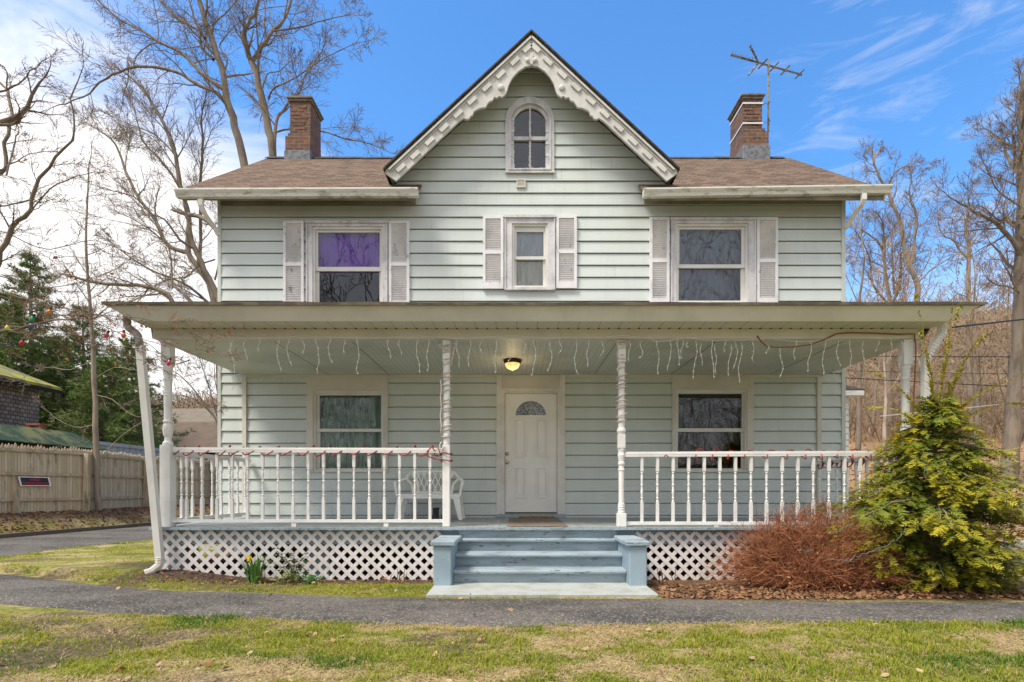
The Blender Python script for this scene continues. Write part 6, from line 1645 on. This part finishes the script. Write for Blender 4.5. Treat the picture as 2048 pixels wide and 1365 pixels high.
# buildings beyond
def house_(x0,x1,y0,y1,zw,zr_,mw,mr,label,ridge='x'):
    t=thing('distant_building',label,'building',((x0+x1)/2,y0,GH((x0+x1)/2,y0))); mb=MB(); mb.box(x0,x1,y0,y1,-.5,zw); 
    mb.build('wall',mw,t); mb=MB(); ym=(y0+y1)/2
    mb.extr([(x0-.5,y0-.6,zw),(x1+.5,y0-.6,zw),(x1+.5,ym,zr_),(x0-.5,ym,zr_)],(0,0,.12)); mb.extr([(x0-.5,y1+.6,zw),(x0-.5,ym,zr_),(x1+.5,ym,zr_),(x1+.5,y1+.6,zw)],(0,0,.12)); mb.build('roof',mr,t)
    mb=MB(); x=x0+.5
    while x<x1-1: mb.box(x,x+.9,y0-.03,y0-.001,zw-1.5,zw-.4); x+=1.9
    mb.build('window_row',m_dark,t)
house_(-24.5,-17.0,31,37,3.2,5.2,mat('brown_wall',(.09,.06,.045),(.14,.09,.06),6,rough=.95),mat('tan_roof',(.15,.105,.07),(.11,.085,.06),2,rough=.95),'low brown building with a reddish tan roof beyond the container')
house_(-36,-22,50,58,6.4,9.0,mat('tan_wall',(.36,.30,.22),rough=.9),mat('grey_tan_roof',(.20,.165,.12),(.15,.125,.09),2,rough=.95),'far tan building with a pale roof seen past the left house corner')
house_(-33,-26,27.0,33,3.0,4.6,mat('grey_wall',(.22,.20,.18),rough=.9),mat('dark_roof2',(.13,.11,.10),rough=.95),'low grey building behind the pines')
# brick stack seen through the porch end
mb=MB(); rd=random.Random(2)
for i in range(70):
    z=.5+.19*(i//7); u=(i%7)/7; y=20.3+u*1.2; mb.box(-13.55+.05*rd.random(),-13.2+.05*rd.random(),y,y+.16,z,z+.16)
mb.build('log_pile',islandmat('split_logs',(.20,.11,.07),(.33,.20,.13)),label='reddish brown stacked log pile behind the fence near the left post',cat='log pile')
# ======================= RIGHT BACKGROUND =======================
m_wire=mat('black_wire',(.02,.02,.02),rough=.7)
for i,(a,b,Ya,Yb,rr_,lb) in enumerate((((1905,655),(2060,636),6.9,17,.012,'black service wire running from the porch roof corner to the right'),((1700,712),(2080,710),18,18,.014,'upper black utility wire crossing the wooded hill'),((1690,756),(2080,772),18,18,.014,'lower black utility wire sloping down to the right'),((1690,742),(2080,745),19,19,.008,'thin grey utility wire between the two black ones'),((1760,833),(2080,797),18,18,.011,'pale cable rising to the right across the hill'))):
    A=W(*a,Ya); B_=W(b[0]+400,b[1]+(b[1]-a[1])*400/(b[0]-a[0]),Yb) ; mb=MB(); mb.tube([A.lerp(B_,k/12)-Vector((0,0,.25*4*(k/12)*(1-k/12)*(0.25 if i else .1))) for k in range(13)],rr_,4)
    mb.build('utility_wire',m_wire if i<4 else mat('pale_cable',(.55,.52,.48)),label=lb,cat='wire',group='wires across the hill')
cf_=thing('chain_link_fence','short grey chain link fence at the right edge behind the conifer','fence',(9.9,10.6,0)); m_galv=mat('galvanised_pipe',(.45,.46,.46),rough=.5,metal=.5)
for x in (10.15,12.6,15.0):
    mb=MB(); mb.tube([(x,10.7,-.1),(x,10.7,1.02)],.03,8); mb.build('fence_post',m_galv,cf_)
mb=MB(); mb.tube([(10.15,10.7,1.0),(15.0,10.7,1.0)],.02,6); mb.build('top_rail',m_galv,cf_)
mb=MB(); k=-10
while k<50:
    for sg in (0,1):
        x=10.15+k*.1; p_,q_=((x,.05),(x+.93,.98)) if sg else ((x,.98),(x+.93,.05)); c_=clipseg(p_,q_,10.15,15.0,.05,.98)
        if c_: mb.tube([(c_[0][0],10.7+.006*sg,c_[0][1]),(c_[1][0],10.7+.006*sg,c_[1][1])],.0035,3)
    k+=1
mb.build('wire_mesh',m_galv,cf_)
# trees across the street (mirrored in the windows)
for i,(x,y,k) in enumerate(((-9,-16,0),(-2,-19,1),(5,-15,3),(11,-19,0),(-16,-20,1),(18,-22,3),(1,-28,0))):
    dup(tmpl[k],(x,y,0),i*1.3,1.9,label='bare tree across the lawn opposite the house, tree number %s'%['one','two','three','four','five','six','seven'][i],group='bare trees opposite the house')
for o in bpy.data.objects:
    if '_o' in o: del o['_o']
